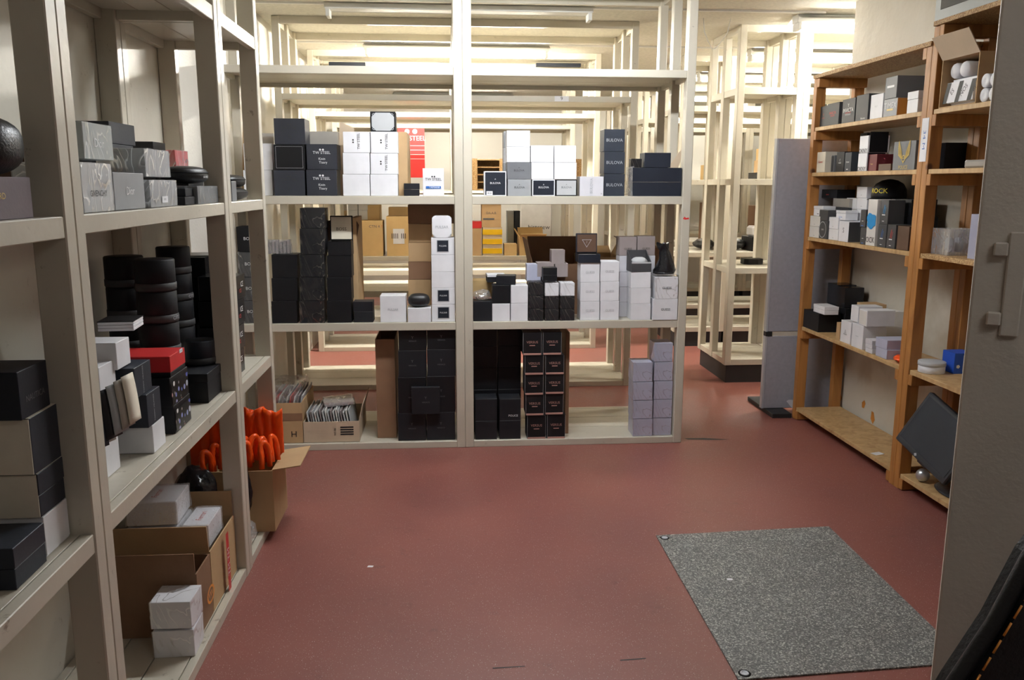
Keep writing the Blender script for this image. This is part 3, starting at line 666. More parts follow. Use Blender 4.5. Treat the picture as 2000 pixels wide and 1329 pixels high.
# ---- front row, middle shelf, right bay
zz = boxat('F', 921, 961, 590, 629, Z1, .02, .12, 'black box at the centre post with a crinkled pouch on it', 'black2')[1]
crumple('plastic_pouch', 'silvery crinkled plastic pouch lying on the black box by the post', 940, 580, YF+.08, zz, .105, .10, .058, 'wrapm', 'pouch', 3)
boxat('F', 918, 960, 543, 575, zz+.001, .20, .12, 'tan carton corner behind the silvery pouch', 'cardy', name='carton')
zz = stack('F', 961, 996, (557, 592.5, 627), Z1, .015, .11, 'the pair right of the pouch box', [('plain white box', 'white', {}), ('plain black box', 'black', {})], 'boxes right of the pouch box')
boxat('F', 970, 1008, 539, 557, zz, .03, .09, 'flat black box tilted on the mixed black and white pair', 'black2', rz=-.12)
boxat('F', 950, 986, 528, 544, zz+.001, .14, .09, 'flat black box with white top behind the tilted flat box', 'black2', lid=.35, lidmat='white', rz=.05)
stack('F', 997, 1031, (557, 592, 627), Z1, .012, .11, 'the white pair left of the film wrapped block', [('plain white box', 'white', {})], 'white box pair')
W3 = dict(wrap='wrap')
for nm, a, b, ys, tops in (('left', 1032, 1062, (549, 575, 601, 625), ('black2', 'black2', 'black2')), ('middle', 1063, 1092, (550, 576, 600.5, 624), ('black2', 'black2', 'white')), ('right', 1093, 1123, (550, 576, 601, 624), ('black2', 'black2', 'white'))):
    zz = stack('F', a, b, ys, Z1, .012, .10, 'the %s column of the film wrapped block' % nm, [(('film wrapped %s box' % ('white' if q == 'white' else 'black')), q, W3) for q in tops], 'film wrapped block', jit=.2)
    if nm == 'middle': stack('F', 1060, 1088, (523, 537, 549.5), zz+.006, .02, .08, 'the flat pair on top of the wrapped block', [('flat black box', 'black', {})], 'flat black pair')
for i, (a, b, t_, bo, m) in enumerate(((1028, 1056, 515, 549, 'lilac2'), (1076, 1103, 487, 515, 'mouse'), (1048, 1082, 512, 540, 'mouse'), (1083, 1109, 513, 540, 'mouse'))):
    boxat('F', a, b, t_, bo, U(a, bo, Y=YF+.18).z, .15, .09, ['pale grey box peeking above the wrapped block', 'taupe grey box, highest in the brown open carton', 'taupe grey box in the open carton, left of the middle', 'taupe grey box in the open carton, at its right'][i], m, group='grey boxes in the open carton')
def open_carton(label, x, y, z, w_, d, h, mat='card', flaps=(None, None, None, None), rz=0, name='open_carton', fl=.5, group=None, hb=None, flmats=None):
    """flaps: front, back, left, right angle in degrees from lying level outward (90 = upright)"""
    t = .005; bm = bmesh.new()
    add_box(bm, -w_/2, w_/2, -d/2, d/2, 0, t); add_box(bm, -w_/2, w_/2, -d/2, -d/2+t, t, h); add_box(bm, -w_/2, w_/2, d/2-t, d/2, t, hb or h)
    add_box(bm, -w_/2, -w_/2+t, -d/2+t, d/2-t, t, h); add_box(bm, w_/2-t, w_/2, -d/2+t, d/2-t, t, h)
    o = tag(obj(name, bm, mat, None, (x, y, z), rz), label, 'carton', group)
    for i, a in enumerate(flaps):
        if a is None: continue
        L = (d if i < 2 else d)*fl; ln = w_ if i < 2 else d
        bm = one(-ln/2+.004, ln/2-.004, 0, L, 0, .004)
        loc = [(0, -d/2, h), (0, d/2, hb or h), (-w_/2, 0, h), (w_/2, 0, h)][i]; base = [PI, 0, PI/2, -PI/2][i]
        f = obj('flap', bm, (flmats or {}).get(i, mat), o, loc); f.rotation_euler = (math.radians(a), 0, base)
    return o
c0 = U(1090, 560, Y=YF+.5)
open_carton('large dark brown open carton behind the film wrapped block', c0.x-.02, YF+.42, Z1, .34, .34, .30, 'cardb', (None, 84, 78, None), fl=.42)
open_carton('tan open carton behind the tall white lettered columns', U(1168, 500, Y=YF+.45).x-.01, YF+.45, Z1, .24, .30, .335, 'card', (None, 25, None, 60), fl=.3)
open_carton('brown open carton behind the black bin bag', 1.225, YF+.46, Z1, .16, .28, .385, 'cardb', (None, None, 30, None), fl=.4)
GU = lambda m='inkg', sz=.018, z=.5, x=0: dict(txt=[T('GUESS', sz, x, z, m)])
z9 = stack('F', 1133, 1171, (510, 548, 585, 622), Z1, .02, .12, 'the left tall white column under the triangle lid', [('white box with pale lettering', 'white', GU())], 'white lettered boxes, left column')
stack('F', 1172, 1209, (507, 546, 584, 621), Z1, .02, .12, 'the right tall white column', [('white box with pale lettering', 'white', GU())], 'white lettered boxes, right column')
def tri(bm, w_, h, fn):
    for s in (1, .82):
        pass
    a, b = .028, .045; cz = h*.48
    out = [(-a, cz+b/2), (a, cz+b/2), (0, cz-b/2)]; k = .86; inn = [(x*k, cz+.004+(y-cz-.004)*k) for x, y in out]
    for i in range(3): poly(bm, [out[i], out[(i+1) % 3], inn[(i+1) % 3], inn[i]], fn)
    text_bm(bm, '?', .018, lambda p, q: fn(p, cz+.006+q))
openbox('open navy box with brown triangle marked lid on the left tall white column', 'F', 1129, 1172, 455, 494, 510, z9, .015, .125, 'navy', 'brown', tri, tilt=3, lidtxt='inkg', liner='mouse')
stack('F', 1209, 1243, (463, 499.5, 531, 560, 589, 618), Z1, .13, .11, 'the left pearl column at the back', [('pearl grey box', 'pearl', {})]*4+[('taupe box with dark lettering', 'mouse', GU('ink', .016, .36))], 'pearl boxes, back left column')
stack('F', 1244, 1279, (462, 499.5, 531, 560, 589, 618), Z1, .13, .11, 'the right pearl column at the back', [('lilac grey box', 'pearl', {})]*4+[('taupe box with dark lettering', 'mouse', GU('ink', .016, .36))], 'pearl boxes, back right column')
z9 = stack('F', 1232, 1271, (531, 562, 592, 624), Z1, .008, .115, 'the front white column under the pillow box', [('white box with curved sleeve', 'white', {})], 'white boxes in front of the pearl columns')
def pillowbox():
    A, B = U(1232, 530, Y=YF+.008), U(1271, 530, Y=YF+.008); w_ = B.x-A.x; h = .055; d = .12; t = .004
    bm = bmesh.new(); add_box(bm, -w_/2, w_/2, -d/2, -d/2+t, 0, h); add_box(bm, -w_/2, w_/2, d/2-t, d/2, 0, h+.06); add_box(bm, -w_/2, w_/2, -d/2+t, d/2-t, 0, t)
    for s in (-1, 1):
        a = s*w_/2; add_prism(bm, [(-d/2+t, t), (d/2-t, t), (d/2-t, h+.06), (-d/2+t, h)], -s*t, lambda p, q, r, a=a: (a+r, p, q))
    o = tag(obj('display_box', bm, 'char', None, ((A.x+B.x)/2, YF+.008+d/2, z9+.001), math.radians(2)), 'open dark grey box holding a grey pillow, on the front white column', 'box')
    obj('rim', one(-w_/2-.0005, w_/2+.0005, -d/2-.0008, -d/2, h-.008, h+.001), 'lgrey', o)
    bm = bmesh.new(); bmesh.ops.create_uvsphere(bm, u_segments=24, v_segments=12, radius=.5)
    for v in bm.verts:
        x, y, q = v.co*2; k = 1+.07*math.sin(14*math.atan2(q, y+1e-6))*abs(x)
        v.co = Vector((math.copysign(abs(x)**.7, x)*w_*.44, y*d*.36*k*(1-.35*x*x), h*.95+q*.028*k*(1-.35*x*x)))
    for f in bm.faces: f.smooth = True
    p = obj('pillow', bm, 'lgrey', o)
pillowbox()
z9 = stack('F', 1285, 1332, (541, 584, 625), Z1, .0, .13, 'the big white pair at the right post', [('white box with dark lettering', 'white', dict(GU('ink', .019, .5, .002), dx=(-3, -1))), ('white box with dark lettering', 'white', dict(GU('ink', .019, .5, .002), wrap='wrap'))], 'big white lettered boxes')
z9 += .006
def bag():
    c = U(1303, 530, Y=YF+.07); bm = bmesh.new()
    prof = [(.001, 0), (.058, .002), (.062, .02), (.05, .05), (.038, .085), (.034, .115), (.024, .135), (.028, .15), (.036, .165), (.001, .155)]
    add_lathe(bm, prof, 30)
    for v in bm.verts:
        a = math.atan2(v.co.y, v.co.x); k = 1+.12*noise.noise(Vector((math.cos(a)*2.5, math.sin(a)*2.5, v.co.z*30)))+.06*math.sin(7*a+v.co.z*40)
        v.co.x *= k; v.co.y *= k*.8; v.co.x += .012*math.sin(v.co.z*25); v.co.z *= 1+.1*math.sin(3*a)
    tag(obj('bin_bag', bm, 'bag', None, (c.x-.022, YF+.07, z9+.004)), 'glossy black plastic bag knotted upright on the big white boxes', 'bag')
bag()
bm = bmesh.new(); n = 14; g = [[None]*(n+1) for _ in range(n+1)]
for i in range(n+1):
    for j in range(n+1):
        x, y = (i/n-.5)*.15, (j/n-.5)*.14; g[i][j] = bm.verts.new((x, y, .004+.010*abs(noise.noise(Vector((x*60, y*60, 2))))+(.03*max(0, i/n-.55)*2 if j > 4 else 0)))
for i in range(n):
    for j in range(n): bm.faces.new([g[i][j], g[i+1][j], g[i+1][j+1], g[i][j+1]]).smooth = True
c0 = U(1309, 541, Y=YF+.07); ps = obj('plastic_sheet', bm, 'wrapm', None, (c0.x-.03, YF+.075, z9-.003)); tag(ps, 'loose milky plastic sheet under the black bag', 'plastic sheet')
sd = ps.modifiers.new('thick', 'SOLIDIFY'); sd.thickness = .001
# ---- front row, bottom level, left bay
def fan_pack(n, x0, x1, y, z, w_, h, lean, mats, parent_label, name, cat, group, yd=.3, names=None):
    for i in range(n):
        t = (i+.5)/n; x = x0+(x1-x0)*t
        bm = one(-.004, .004, -yd/2, yd/2, 0, h*(.92+.1*random.random()), .002)
        o = obj(name, bm, mats[i % len(mats)], None, (x, y+random.uniform(-.006, .006), z), (0, math.radians(lean+random.uniform(-.8, .8)), 0))
        tag(o, parent_label % NTH[i], cat, group)
A = U(594, 850, Y=YF+.03); B = U(703, 850, Y=YF+.03); h = U(600, 832, Y=YF+.03).z-U(600, 867, Y=YF+.03).z
sc = open_carton('low cardboard carton full of upright plastic sleeves, on the bottom shelf', (A.x+B.x)/2, YF+.03+.20, Z0+.001, B.x-A.x, .40, h+.015, 'cardl', (None, None, None, 76), fl=.26)
bm = bmesh.new()
for i in range(4): rect(bm, .05, .125, .040+i*.014, .049+i*.014, lambda a, b: (a, -.2006, b))
text_bm(bm, 'W2 86', .016, lambda a, b: (.02-b, -.2006, .06+a)); obj('printed_marks', bm, 'ink', sc)
fan_pack(17, A.x+.03, B.x-.035, YF+.21, Z0+.03, .3, .15, -9, ['lgrey', 'mouse', 'lgrey', 'offwhite'], 'clear plastic sleeve, %s from the left in the low printed carton', 'plastic_sleeve', 'sleeve', 'sleeves in the low carton', .28)
c0 = U(660, 775, Y=YF+.2)
bm = one(-.085, .085, -.07, .07, 0, .018, .006); pk = tag(obj('sleeve_packet', bm, 'mouse', None, (c0.x, YF+.22, Z0+.185), (.06, -.05, .2)), 'crumpled packet lying flat on the upright sleeves', 'packet')
bm = bmesh.new(); shell_box(bm, .17, .14, .022, .002, .007, 8, 5); obj('plastic_wrap', bm, 'wrapm', pk)
A = U(534, 850, Y=YF+.02); B = U(592, 850, Y=YF+.02)
bc = open_carton('tall taped carton of red and clear folders at the left end of the bottom shelf', B.x-.12, YF+.24, Z0+.001, .24, .42, .235, 'card', (None, None, None, None))
obj('packing_tape', one(-.121, .121, -.2112, -.2104, .13, .175), 'cardb', bc)
bm = bmesh.new(); text_bm(bm, 'H', .05, lambda a, b: (.07+a, -.2112, .05+b)); obj('lettering', bm, 'ink', bc)
fan_pack(9, B.x-.22, B.x-.03, YF+.24, Z0+.08, .3, .19, 12, ['lgrey', 'red', 'offwhite', 'mouse'], 'plastic folder, %s from the left in the tall taped carton', 'plastic_folder', 'folder', 'folders in the tall carton', .34)
bm = bmesh.new(); shell_box(bm, .20, .36, .12, .0, .02, 10, 4, 0); o = tag(obj('plastic_film', bm, 'wrapm', None, (B.x-.125, YF+.25, Z0+.19)), 'loose clear film over the folders of the tall taped carton', 'film')
VM = lambda: dict(txt=[T('Y', .022, 0, .60, 'inkdim'), T('VERSACE', .011, 0, .44, 'inkdim')])
for nm, a, b, ys in (('left', 778, 833, (648, 690, 742, 812, 865)), ('right', 834, 890, (648, 690, 742, 812, 866))):
    stack('F', a, b, ys, Z0, .03, .16, 'the %s column of the bottom black block' % nm, [('matt black box', 'black2', dict(VM())), ('matt black box', 'black', dict(VM()))]*2, 'matt black boxes of the bottom block', jit=.2)
boxat('F', 804, 860, 759, 812, U(804, 812, Y=YF+.0).z+.003, .0, .028, 'matt black box standing proud on the front edge of the black block', 'black2', **VM())
open_carton('tall brown carton wall left of the big black block', U(776, 700, Y=YF+.1).x-.068, YF+.27, Z0+.001, .11, .36, .585, 'cardb', (None, None, None, None), fl=.3)
# ---- bottom level, right bay
for nm, a, b in (('left', 924, 971), ('right', 973, 1018)):
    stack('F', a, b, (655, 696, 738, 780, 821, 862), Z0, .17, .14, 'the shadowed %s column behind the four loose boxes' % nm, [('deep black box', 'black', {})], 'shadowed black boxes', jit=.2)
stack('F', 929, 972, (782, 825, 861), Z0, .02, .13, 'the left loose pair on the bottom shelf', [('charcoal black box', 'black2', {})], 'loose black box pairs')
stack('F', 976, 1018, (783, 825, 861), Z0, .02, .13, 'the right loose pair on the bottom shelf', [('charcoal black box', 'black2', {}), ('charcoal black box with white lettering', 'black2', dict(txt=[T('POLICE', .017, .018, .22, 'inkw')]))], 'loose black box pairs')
def rosebase(o, w, d, h, fy):
    obj('rose_tray', one(-w/2+.003, w/2-.003, fy-.004, fy, 0, .010), 'rose', o)
    bm = bmesh.new()
    for s in (-1, 1): rect(bm, s*(w/2-.001)-.0006, s*(w/2-.001)+.0006, .004, h-.004, lambda p, q: (p, fy-.0003, q))
    obj('edge_line', bm, 'inkg', o)
VS = lambda: dict(txt=[T('VERSUS', .020, 0, .56, 'rose'), T('bar', .016, 0, .42, 'rose')], deco=rosebase)
stack('F', 1025, 1062, (651, 695, 733, 772, 812, 858), Z0, .015, .13, 'the left lettered column with rose trays', [('black box with rose lettering', 'black', dict(VS(), dx=(5, 5))), ('black box with rose lettering', 'black', dict(VS(), dx=(2, 1))), ('black box with rose lettering', 'black', VS()), ('black box with rose lettering', 'black', VS()), ('black box with rose lettering', 'black', dict(VS(), dx=(-4, -4)))], 'rose lettered black boxes')
stack('F', 1065, 1102, (651, 695, 733, 771, 811, 858), Z0, .015, .13, 'the right lettered column with rose trays', [('black box with rose lettering', 'black', dict(VS(), dx=(4, 3))), ('black box with rose lettering', 'black', dict(VS(), dx=(0, -1))), ('black box with rose lettering', 'black', VS()), ('black box with rose lettering', 'black', VS()), ('black box with rose lettering', 'black', dict(VS(), dx=(-5, -5)))], 'rose lettered black boxes')
open_carton('dark brown carton around the rose lettered boxes', U(1064, 750, Y=YF+.4).x+.01, YF+.41, Z0+.001, .27, .44, .60, 'cardd', (None, None, None, None), rz=0) if False else boxat('F', 1104, 1112, 652, 850, Z0, .10, .30, 'dark brown carton side right of the rose lettered boxes', 'cardb', name='carton')
LL = lambda: dict(txt=[T('L', .018, 0, .5, 'lilac2')], wrap='wrap')
stack('F', 1236, 1276, (707, 745, 781, 817, 851), Z0, .02, .13, 'the left lilac column', [('lilac box in creased film', 'lilac2', LL())], 'lilac film wrapped boxes')
stack('F', 1277, 1315, (671, 708, 745, 781, 817, 851), Z0, .03, .13, 'the right lilac column', [('lilac box in creased film', 'lilac2', LL())], 'lilac film wrapped boxes')

# ---- left racks, near bay
yb = .56
o, zz = boxat('L', -160, 62, 338, 440, 1.432, .03, .33, 'plum brown watch box with gold lettering, on the nearest left shelf', 'plum', txt=[T('TOM FORD', .017, .035, .55, 'inkgold')])
bm = bmesh.new(); bmesh.ops.create_uvsphere(bm, u_segments=30, v_segments=16, radius=.5)
for v in bm.verts:
    x, y, q = v.co*2; v.co = Vector((x*.075, math.copysign(abs(y)**.8, y)*.085, (math.copysign(abs(q)**.7, q)+1)*.058))
for f in bm.faces: f.smooth = True
c0 = U(0, 300, X=XL-.09); tag(obj('soft_case', bm, 'leather', None, (XL-.10, c0.y-.07, zz)), 'rounded black case standing on the plum watch box', 'case')
boxat('L', 55, 70, 308, 420, 1.432, .17, .2, 'dark red brown carton behind the plum watch box', 'cardd', name='carton')
DR = lambda c: dict(lid=.5)
z = .735
def drawerbox(label, x0, x1, yt, yb, z, off, d, m1, m2, sleeve=True, knob=True, h=None):
    """box with pale sleeve and dark drawer face to the aisle"""
    o, z2 = boxat('L', x0, x1, yt, yb, z, off, d, label, m2, h=h)
    return o, z2
stk = []
_z = .735
def nb(label, y0, y1, h, z, off, d, mat, side=None, **k):
    o = carton('watch_box', label, 'box', XL-off-d/2, (y0+y1)/2, z, y1-y0, d, h, PI/2, mat, jit=.6, **k)
    if side:
        bm = one(-(y1-y0)/2-.0006, -(y1-y0)/2+.0012, -d/2+.002, d/2-.002, .001, h-.002); obj('sleeve_side', bm, side, o)
        bm = one(-(y1-y0)/2+.002, (y1-y0)/2-.002, -d/2+.002, d/2-.002, h-.0008, h); obj('sleeve_top', bm, side, o)
    return z+h+.0008
z = nb('white sleeved box, lowest of the drawer box stack on the nearest left shelf', 1.69, 1.80, .088, .7355, .05, .16, 'white', None, lid=.98, lidmat='white')
z = nb('navy drawer box with cream side, second from bottom of the nearest left stack', 1.685, 1.80, .094, z, .05, .19, 'navy2', 'creambox', lid=.5)
z = nb('navy drawer box with cream side, third from bottom of the nearest left stack', 1.678, 1.80, .118, z, .05, .21, 'navy2', 'creambox')
z = nb('navy black box with slanted grey lettering, topmost of the nearest left stack', 1.66, 1.785, .098, z, .055, .16, 'navy', None, txt=[T('NAUTICA', .018, 0, .38, 'inkdim')])
nb('dark teal navy box alone on the shelf edge, before the nearest left stack', 1.545, 1.672, .085, .7355, .04, .15, 'navy2', None, lid=.5)
z = nb('pale grey box behind the nearest left stack', 1.70, 1.80, .38, .7355, .24, .13, 'lgrey')
nb('black box with white top, left of two behind the nearest left stack', 1.65, 1.78, .075, z, .25, .12, 'black', None, top='white')
z = nb('black box with white top, right of two behind the nearest left stack', 1.70, 1.81, .075, z, .11, .12, 'black', None, top='white') if False else z
sheet('black_folder', 'thin black folder leaning against the back post of the nearest left bay', [(80, 590), (93, 586), (115, 720), (102, 720)], dict(X=XL-.30), .01, 'black', 'folder')

# ---- left racks, middle bay, upper shelf
ZL2, ZL1 = 1.4328, .7448
L = lambda *a, **k: boxat('L', *a, **k)
o, z = L(158, 219, 312, 414, ZL2, .03, .15, 'pale silver box in loose cellophane with dark lettering, first on the middle bay upper shelf', 'lgrey', txt=[T('GIVENCHY', .020, 0, .38, 'ink')], wrap='wrapm')
L(160, 219, 236, 311, z+.007, .05, .12, 'green grey box with thin white lettering, tilted on the silver film box', 'greengrey', txt=[T('Dior', .030, .0, .45, 'inkw')], wrap='wrap')
o, z = L(215, 264, 283, 408, ZL2, .16, .12, 'slate box under the flat slate box, behind the two grey lettered boxes', 'slate')
L(212, 262, 240, 283, z, .16, .12, 'flat slate box on top of the tall slate box', 'slate')
L(221, 282, 335, 411, ZL2, .03, .11, 'light grey box with thin white lettering standing on the shelf', 'grey', txt=[T('Dior', .030, .0, .5, 'inkw')])
o, z = L(291, 345, 350, 406, ZL2, .03, .14, 'black box with silver front in film, lower of the leaning pair', 'grey', wrap='wrapm', sticker=(.0, .012, .05, .018))
L(281, 331, 293, 350, z+.006, .04, .13, 'black box with silver front in film, upper of the leaning pair', 'grey', wrap='wrapm')
L(325, 347, 282, 398, ZL2, .19, .12, 'tall dark grey box behind the film wrapped silver pair', 'char')
L(343, 369, 297, 398, ZL2, .24, .09, 'red box in clear film behind the silver pair', 'red', wrap='wrapm')
L(348, 380, 340, 400, ZL2, .15, .09, 'black upright box behind the small black pair', 'black')
o, z = L(361, 385, 385, 401, ZL2, .03, .08, 'small black box, lower of the pair before the visor case', 'black2')
L(361, 382, 369, 385, z, .035, .075, 'small black box, upper of the pair before the visor case', 'black2')
o, z = L(398, 436, 360, 396, ZL2, .02, .16, 'grey box in film with pale side, beneath the black round case', 'dgrey', wrap='wrap')
def caseL(label, x0, x1, yt, yb, z, off, d, txt=None, name='soft_case', p=.55):
    A, B = U(x0, yb, X=XL-off), U(x1, yb, X=XL-off); w_ = B.y-A.y; h = U(x0, yt, X=XL-off).z-A.z
    for lo, hi in ((1.905, 3.075), (3.177, 3.710)):
        if lo-.1 < (A.y+B.y)/2 < hi+.1: A.y = max(A.y, lo); B.y = min(B.y, hi)
    w_ = B.y-A.y
    bm = bmesh.new(); bmesh.ops.create_uvsphere(bm, u_segments=30, v_segments=16, radius=.5)
    def sq(t, p): return math.copysign(abs(t)**p, t)
    for v in bm.verts:
        x, y, q = v.co*2; v.co = Vector((x*w_/2, y*d/2, (sq(q, p)+1)*h/2))
    for f in bm.faces: f.smooth = True
    o = tag(obj(name, bm, 'leather', None, (XL-off-d/2, (A.y+B.y)/2, z), PI/2), label, 'case')
    bm = bmesh.new(); add_tube(bm, [(w_*.502*math.cos(a), d*.502*math.sin(a), h*.62) for a in [2*PI*i/40 for i in range(41)]], .002, 6); obj('zip', bm, 'black2', o)
    if txt:
        bm = bmesh.new(); text_bm(bm, txt, .013, lambda a, b: (a, -d/2*math.sqrt(max(.01, 1-(2*a/w_)**2))-.001, h*.38+b)); obj('lettering', bm, 'inkw', o)
    return z+h
caseL('round black zipped case with white lettering on the grey film box', 388, 424, 324, 360, z+.004, .03, .15, 'A-WATCH')
L(452, 461, 350, 390, ZL2, .02, .10, 'grey box edge beside the black soft cases', 'dgrey')
z = caseL('oval black zipped case, lower of the pair in the far left bay', 465, 505, 364, 389, ZL2, .04, .13)
caseL('oval black zipped case, upper of the pair in the far left bay', 463, 493, 338, 364, z, .05, .12)

# ---- left racks, middle bay, lower shelf
L(182, 212, 645, 850, ZL1, .22, .10, 'tall dark grey box behind the white boxes of the middle bay', 'char')
z = ZL1
for i, (a, b, t_, bo) in enumerate(((212, 240, 900, 975), (205, 236, 800, 870), (196, 229, 716, 800))):
    if i == 1: z += .0
    o, z = L(a, b, t_, bo, z, .10, .10, 'white curved sleeve box, %s beside the near double post' % ['lowest', 'middle', 'topmost'][i], 'white', group='white sleeve boxes by the near post')
o, z = L(302, 327, 850, 908, ZL1, .05, .13, 'navy box with white sleeve front, lowest of the slanting navy pile', 'white')
bm = one(-.062, -.0585, -.06, .06, .002, .06)
TH = lambda: dict(txt=[T('TOMMY HILFIGER', .010, -.005, .5, 'inkg', True)])
o, z = L(290, 318, 783, 852, z, .05, .14, 'navy box with sideways silver lettering, middle of the slanting navy pile', 'navy2', **TH())
o, z = L(265, 298, 722, 785, z, .06, .14, 'navy box with sideways silver lettering, topmost of the slanting navy pile', 'navy2', **TH())
o, z = L(228, 256, 672, 728, z+.002, .09, .14, 'white fronted navy box below the magazines', 'white')
bm = bmesh.new()
for i in range(3): add_box(bm, -.048, .048, -.055, .055, i*.009, i*.009+.008, 0, .001)
c0 = U(240, 660, X=XL-.15); mg = tag(obj('magazine_stack', bm, 'white', None, (XL-.16, c0.y+.02, z+.001), .1), 'white edged magazines with dark covers lying on the white fronted box', 'magazines')
obj('cover', one(-.049, .049, -.056, .056, .026, .028), 'black', mg)
# leaflets
A = U(200, 850, X=XL-.06); bro = []
for i in range(6):
    pts = []; bm = bmesh.new(); n = 8; H_ = .125
    for k in range(n+1):
        a = k/n; pts.append((.05*math.sin(a*1.2)*.5-.0, H_*a))
    w_ = .062
    rows = []
    for a, b in pts:
        rows.append([bm.verts.new((sx*w_/2, -a*.6-.01*(1-b/H_), b)) for sx in (-1, 1)])
    for r, q in zip(rows, rows[1:]): bm.faces.new([r[0], r[1], q[1], q[0]]).smooth = True
    o = obj('leaflet', bm, ['black2', 'taupe', 'black', 'grey', 'taupe', 'creambox'][i], None, (XL-.075+i*.008, A.y+.0+.026*i, ZL1+.115+.006*i), (math.radians(-8), 0, math.radians(70+i*3)))
    sd = o.modifiers.new('thick', 'SOLIDIFY'); sd.thickness = .0025
    tag(o, 'curved %s leaflet, %s from the double post in the leaflet fan' % (['black', 'tan', 'black', 'grey', 'tan', 'cream'][i], NTH[i]), 'leaflet', 'fan of leaflets')
# photo printed boxes with red lid
def mos(o, w, d, h, fy):
    bm = bmesh.new(); rect(bm, -w/2+.006, w/2-.006, .004, h-.016, lambda p, q: (p, fy-.0004, q)); obj('photo_print', bm, 'mosaic', o)
z = ZL1
for i, (a, b, t_, bo) in enumerate(((340, 374, 772, 830), (332, 368, 712, 772))):
    o, z = L(a, b, t_, bo, z, .05, .17, 'black box printed with watch pictures, %s under the red lidded box' % ['lower', 'upper'][i], 'black', deco=mos, group='picture printed boxes')
o, z = L(330, 361, 669, 712, z, .05, .17, 'black box with bright red lid and small label', 'black', lid=.78, lidmat='red', sticker=(.035, .055, .03, .012), top='red')
z9 = L(427, 452, 739, 797, ZL1, .05, .14, 'black box carrying the two short drums', 'black2', lid=.3)[1]
def drum(label, px, py, off, z, r, h, group=None, band=None, txt=None, mat='navy2'):
    c = U(px, py, X=XL-off)
    bm = bmesh.new(); add_lathe(bm, [(r, 0), (r, h-.004), (r-.003, h), (.002, h)], 36)
    o = tag(obj('round_box', bm, mat, None, (XL-off, c.y, z), PI/2), label, 'round box', group)
    if band:
        bm = bmesh.new(); add_lathe(bm, [(r, band[0]), (r+.002, band[0]+.001), (r+.002, band[1]), (r, band[1]+.001)], 36); obj('rim', bm, 'char', o)
    if txt:
        bm = bmesh.new(); text_bm(bm, txt, .016, lambda a, b: ((r+.0026)*math.sin(a/r), -(r+.0026)*math.cos(a/r), (band[0]+band[1])/2+b)); obj('lettering', bm, 'inkg', o)
    return o, z+h
drum('short black drum with silver script on its lid, nearer of the two', 392, 705, .12, z9+.001, .052, .088, band=(.004, .024))
drum('short black drum behind, standing nearer the far post', 414, 690, .19, z9+.001, .052, .085, band=(.004, .022))
for px, off, hs, nm, base in ((307, .16, 5, 'front', ZL1), (248, .30, 5, 'rear left', ZL1), (345, .27, 5, 'rear right', ZL1)):
    zq = base; c = U(px, 600, X=XL-off)
    for i in range(hs):
        o, zq = drum('tall black drum with grey rim, %s of the %s drum column' % (pos(i, hs), nm), px, 600, off, zq, .062, .103, 'black drums on the left shelf', (.004, .026), 'CITIZEN' if i == 3 and nm != 'rear left' else None, 'black2')
z = ZL1
for i, hh in enumerate((.115, .085, .085, .085, .085)):
    o, z = L(408, 430, 600, 650, z, .20, .16, ['black box with small coloured marks', 'gloss black box', 'gloss black box', 'gloss black box', 'gloss black box'][i]+', %s of the middle bay black stack' % pos(i, 5), 'blackgloss', h=hh, txt=[T('-ICE', .024, .02, .5, 'inkw')] if i == 0 else None, group='gloss black boxes in the middle bay')
bm = one(-.09, .09, -.08, .08, 0, .004); tag(obj('catalogue', bm, 'offwhite', None, (XL-.27, U(415, 500, X=XL-.2).y, z+.001), .2), 'thin pale catalogue lying on the gloss black stack', 'catalogue')
# far bay
stack('L', 459, 476, (492, 541, 592, 642, 690), ZL1, .05, .15, 'the stack in the far left bay', [('gloss black lettered box', 'blackgloss', dict(txt=[T('ICE', .030, .01, .6, 'inkw'), T('ICE', .022, -.02, .35, 'inkr')]))], 'gloss black boxes in the far bay')

# ---- left racks, bottom: cartons
def cartonL(label, x0, x1, yb0, yt, off, d, mat, flaps, fl, yr, z=.0395, **k):
    A, B = U(x0, yb0, X=XL-off), U(x1, yb0, X=XL-off); w_ = B.y-A.y
    h = U(x0, yt, X=XL-off).z-U(x0, yb0, X=XL-off).z
    A.y, B.y = yr; w_ = yr[1]-yr[0]
    return open_carton(label, XL-off-d/2, (A.y+B.y)/2, z, w_, d, h, mat, flaps, PI/2, fl=fl, **k), (A.y, B.y, h)
c1, (ya, yb_, h1) = cartonL('big carton with red printed tape, full of bubble wrapped white boxes', 430, 488, 1195, 1068, .035, .325, 'card', (None, None, 82, 90), .30, (2.745, 3.07))
bm = bmesh.new(); rect(bm, -.02, .015, 0, h1, lambda a, b: (a, -.178, b)); tp = obj('printed_tape', bm, 'red', c1)
bm = bmesh.new(); text_bm(bm, 'TM TM', .035, lambda a, b: (-.002-b, -.179, h1*.5+a)); obj('lettering', bm, 'inkw', tp)
c2, (ya2, yb2, h2) = cartonL('nearer empty carton with orange red stamp', 408, 438, 1251, 1120, .035, .325, 'cardb', (None, None, 88, None), .22, (2.585, 2.738))
bm = bmesh.new(); disc(bm, 0, h2*.5, .03, lambda a, b: (a*1.4, -.181, b), 0, 20, .022); text_bm(bm, 'VW', .03, lambda a, b: (a, -.181, h2*.5+b)); obj('stamp', bm, 'inkorange', c2)
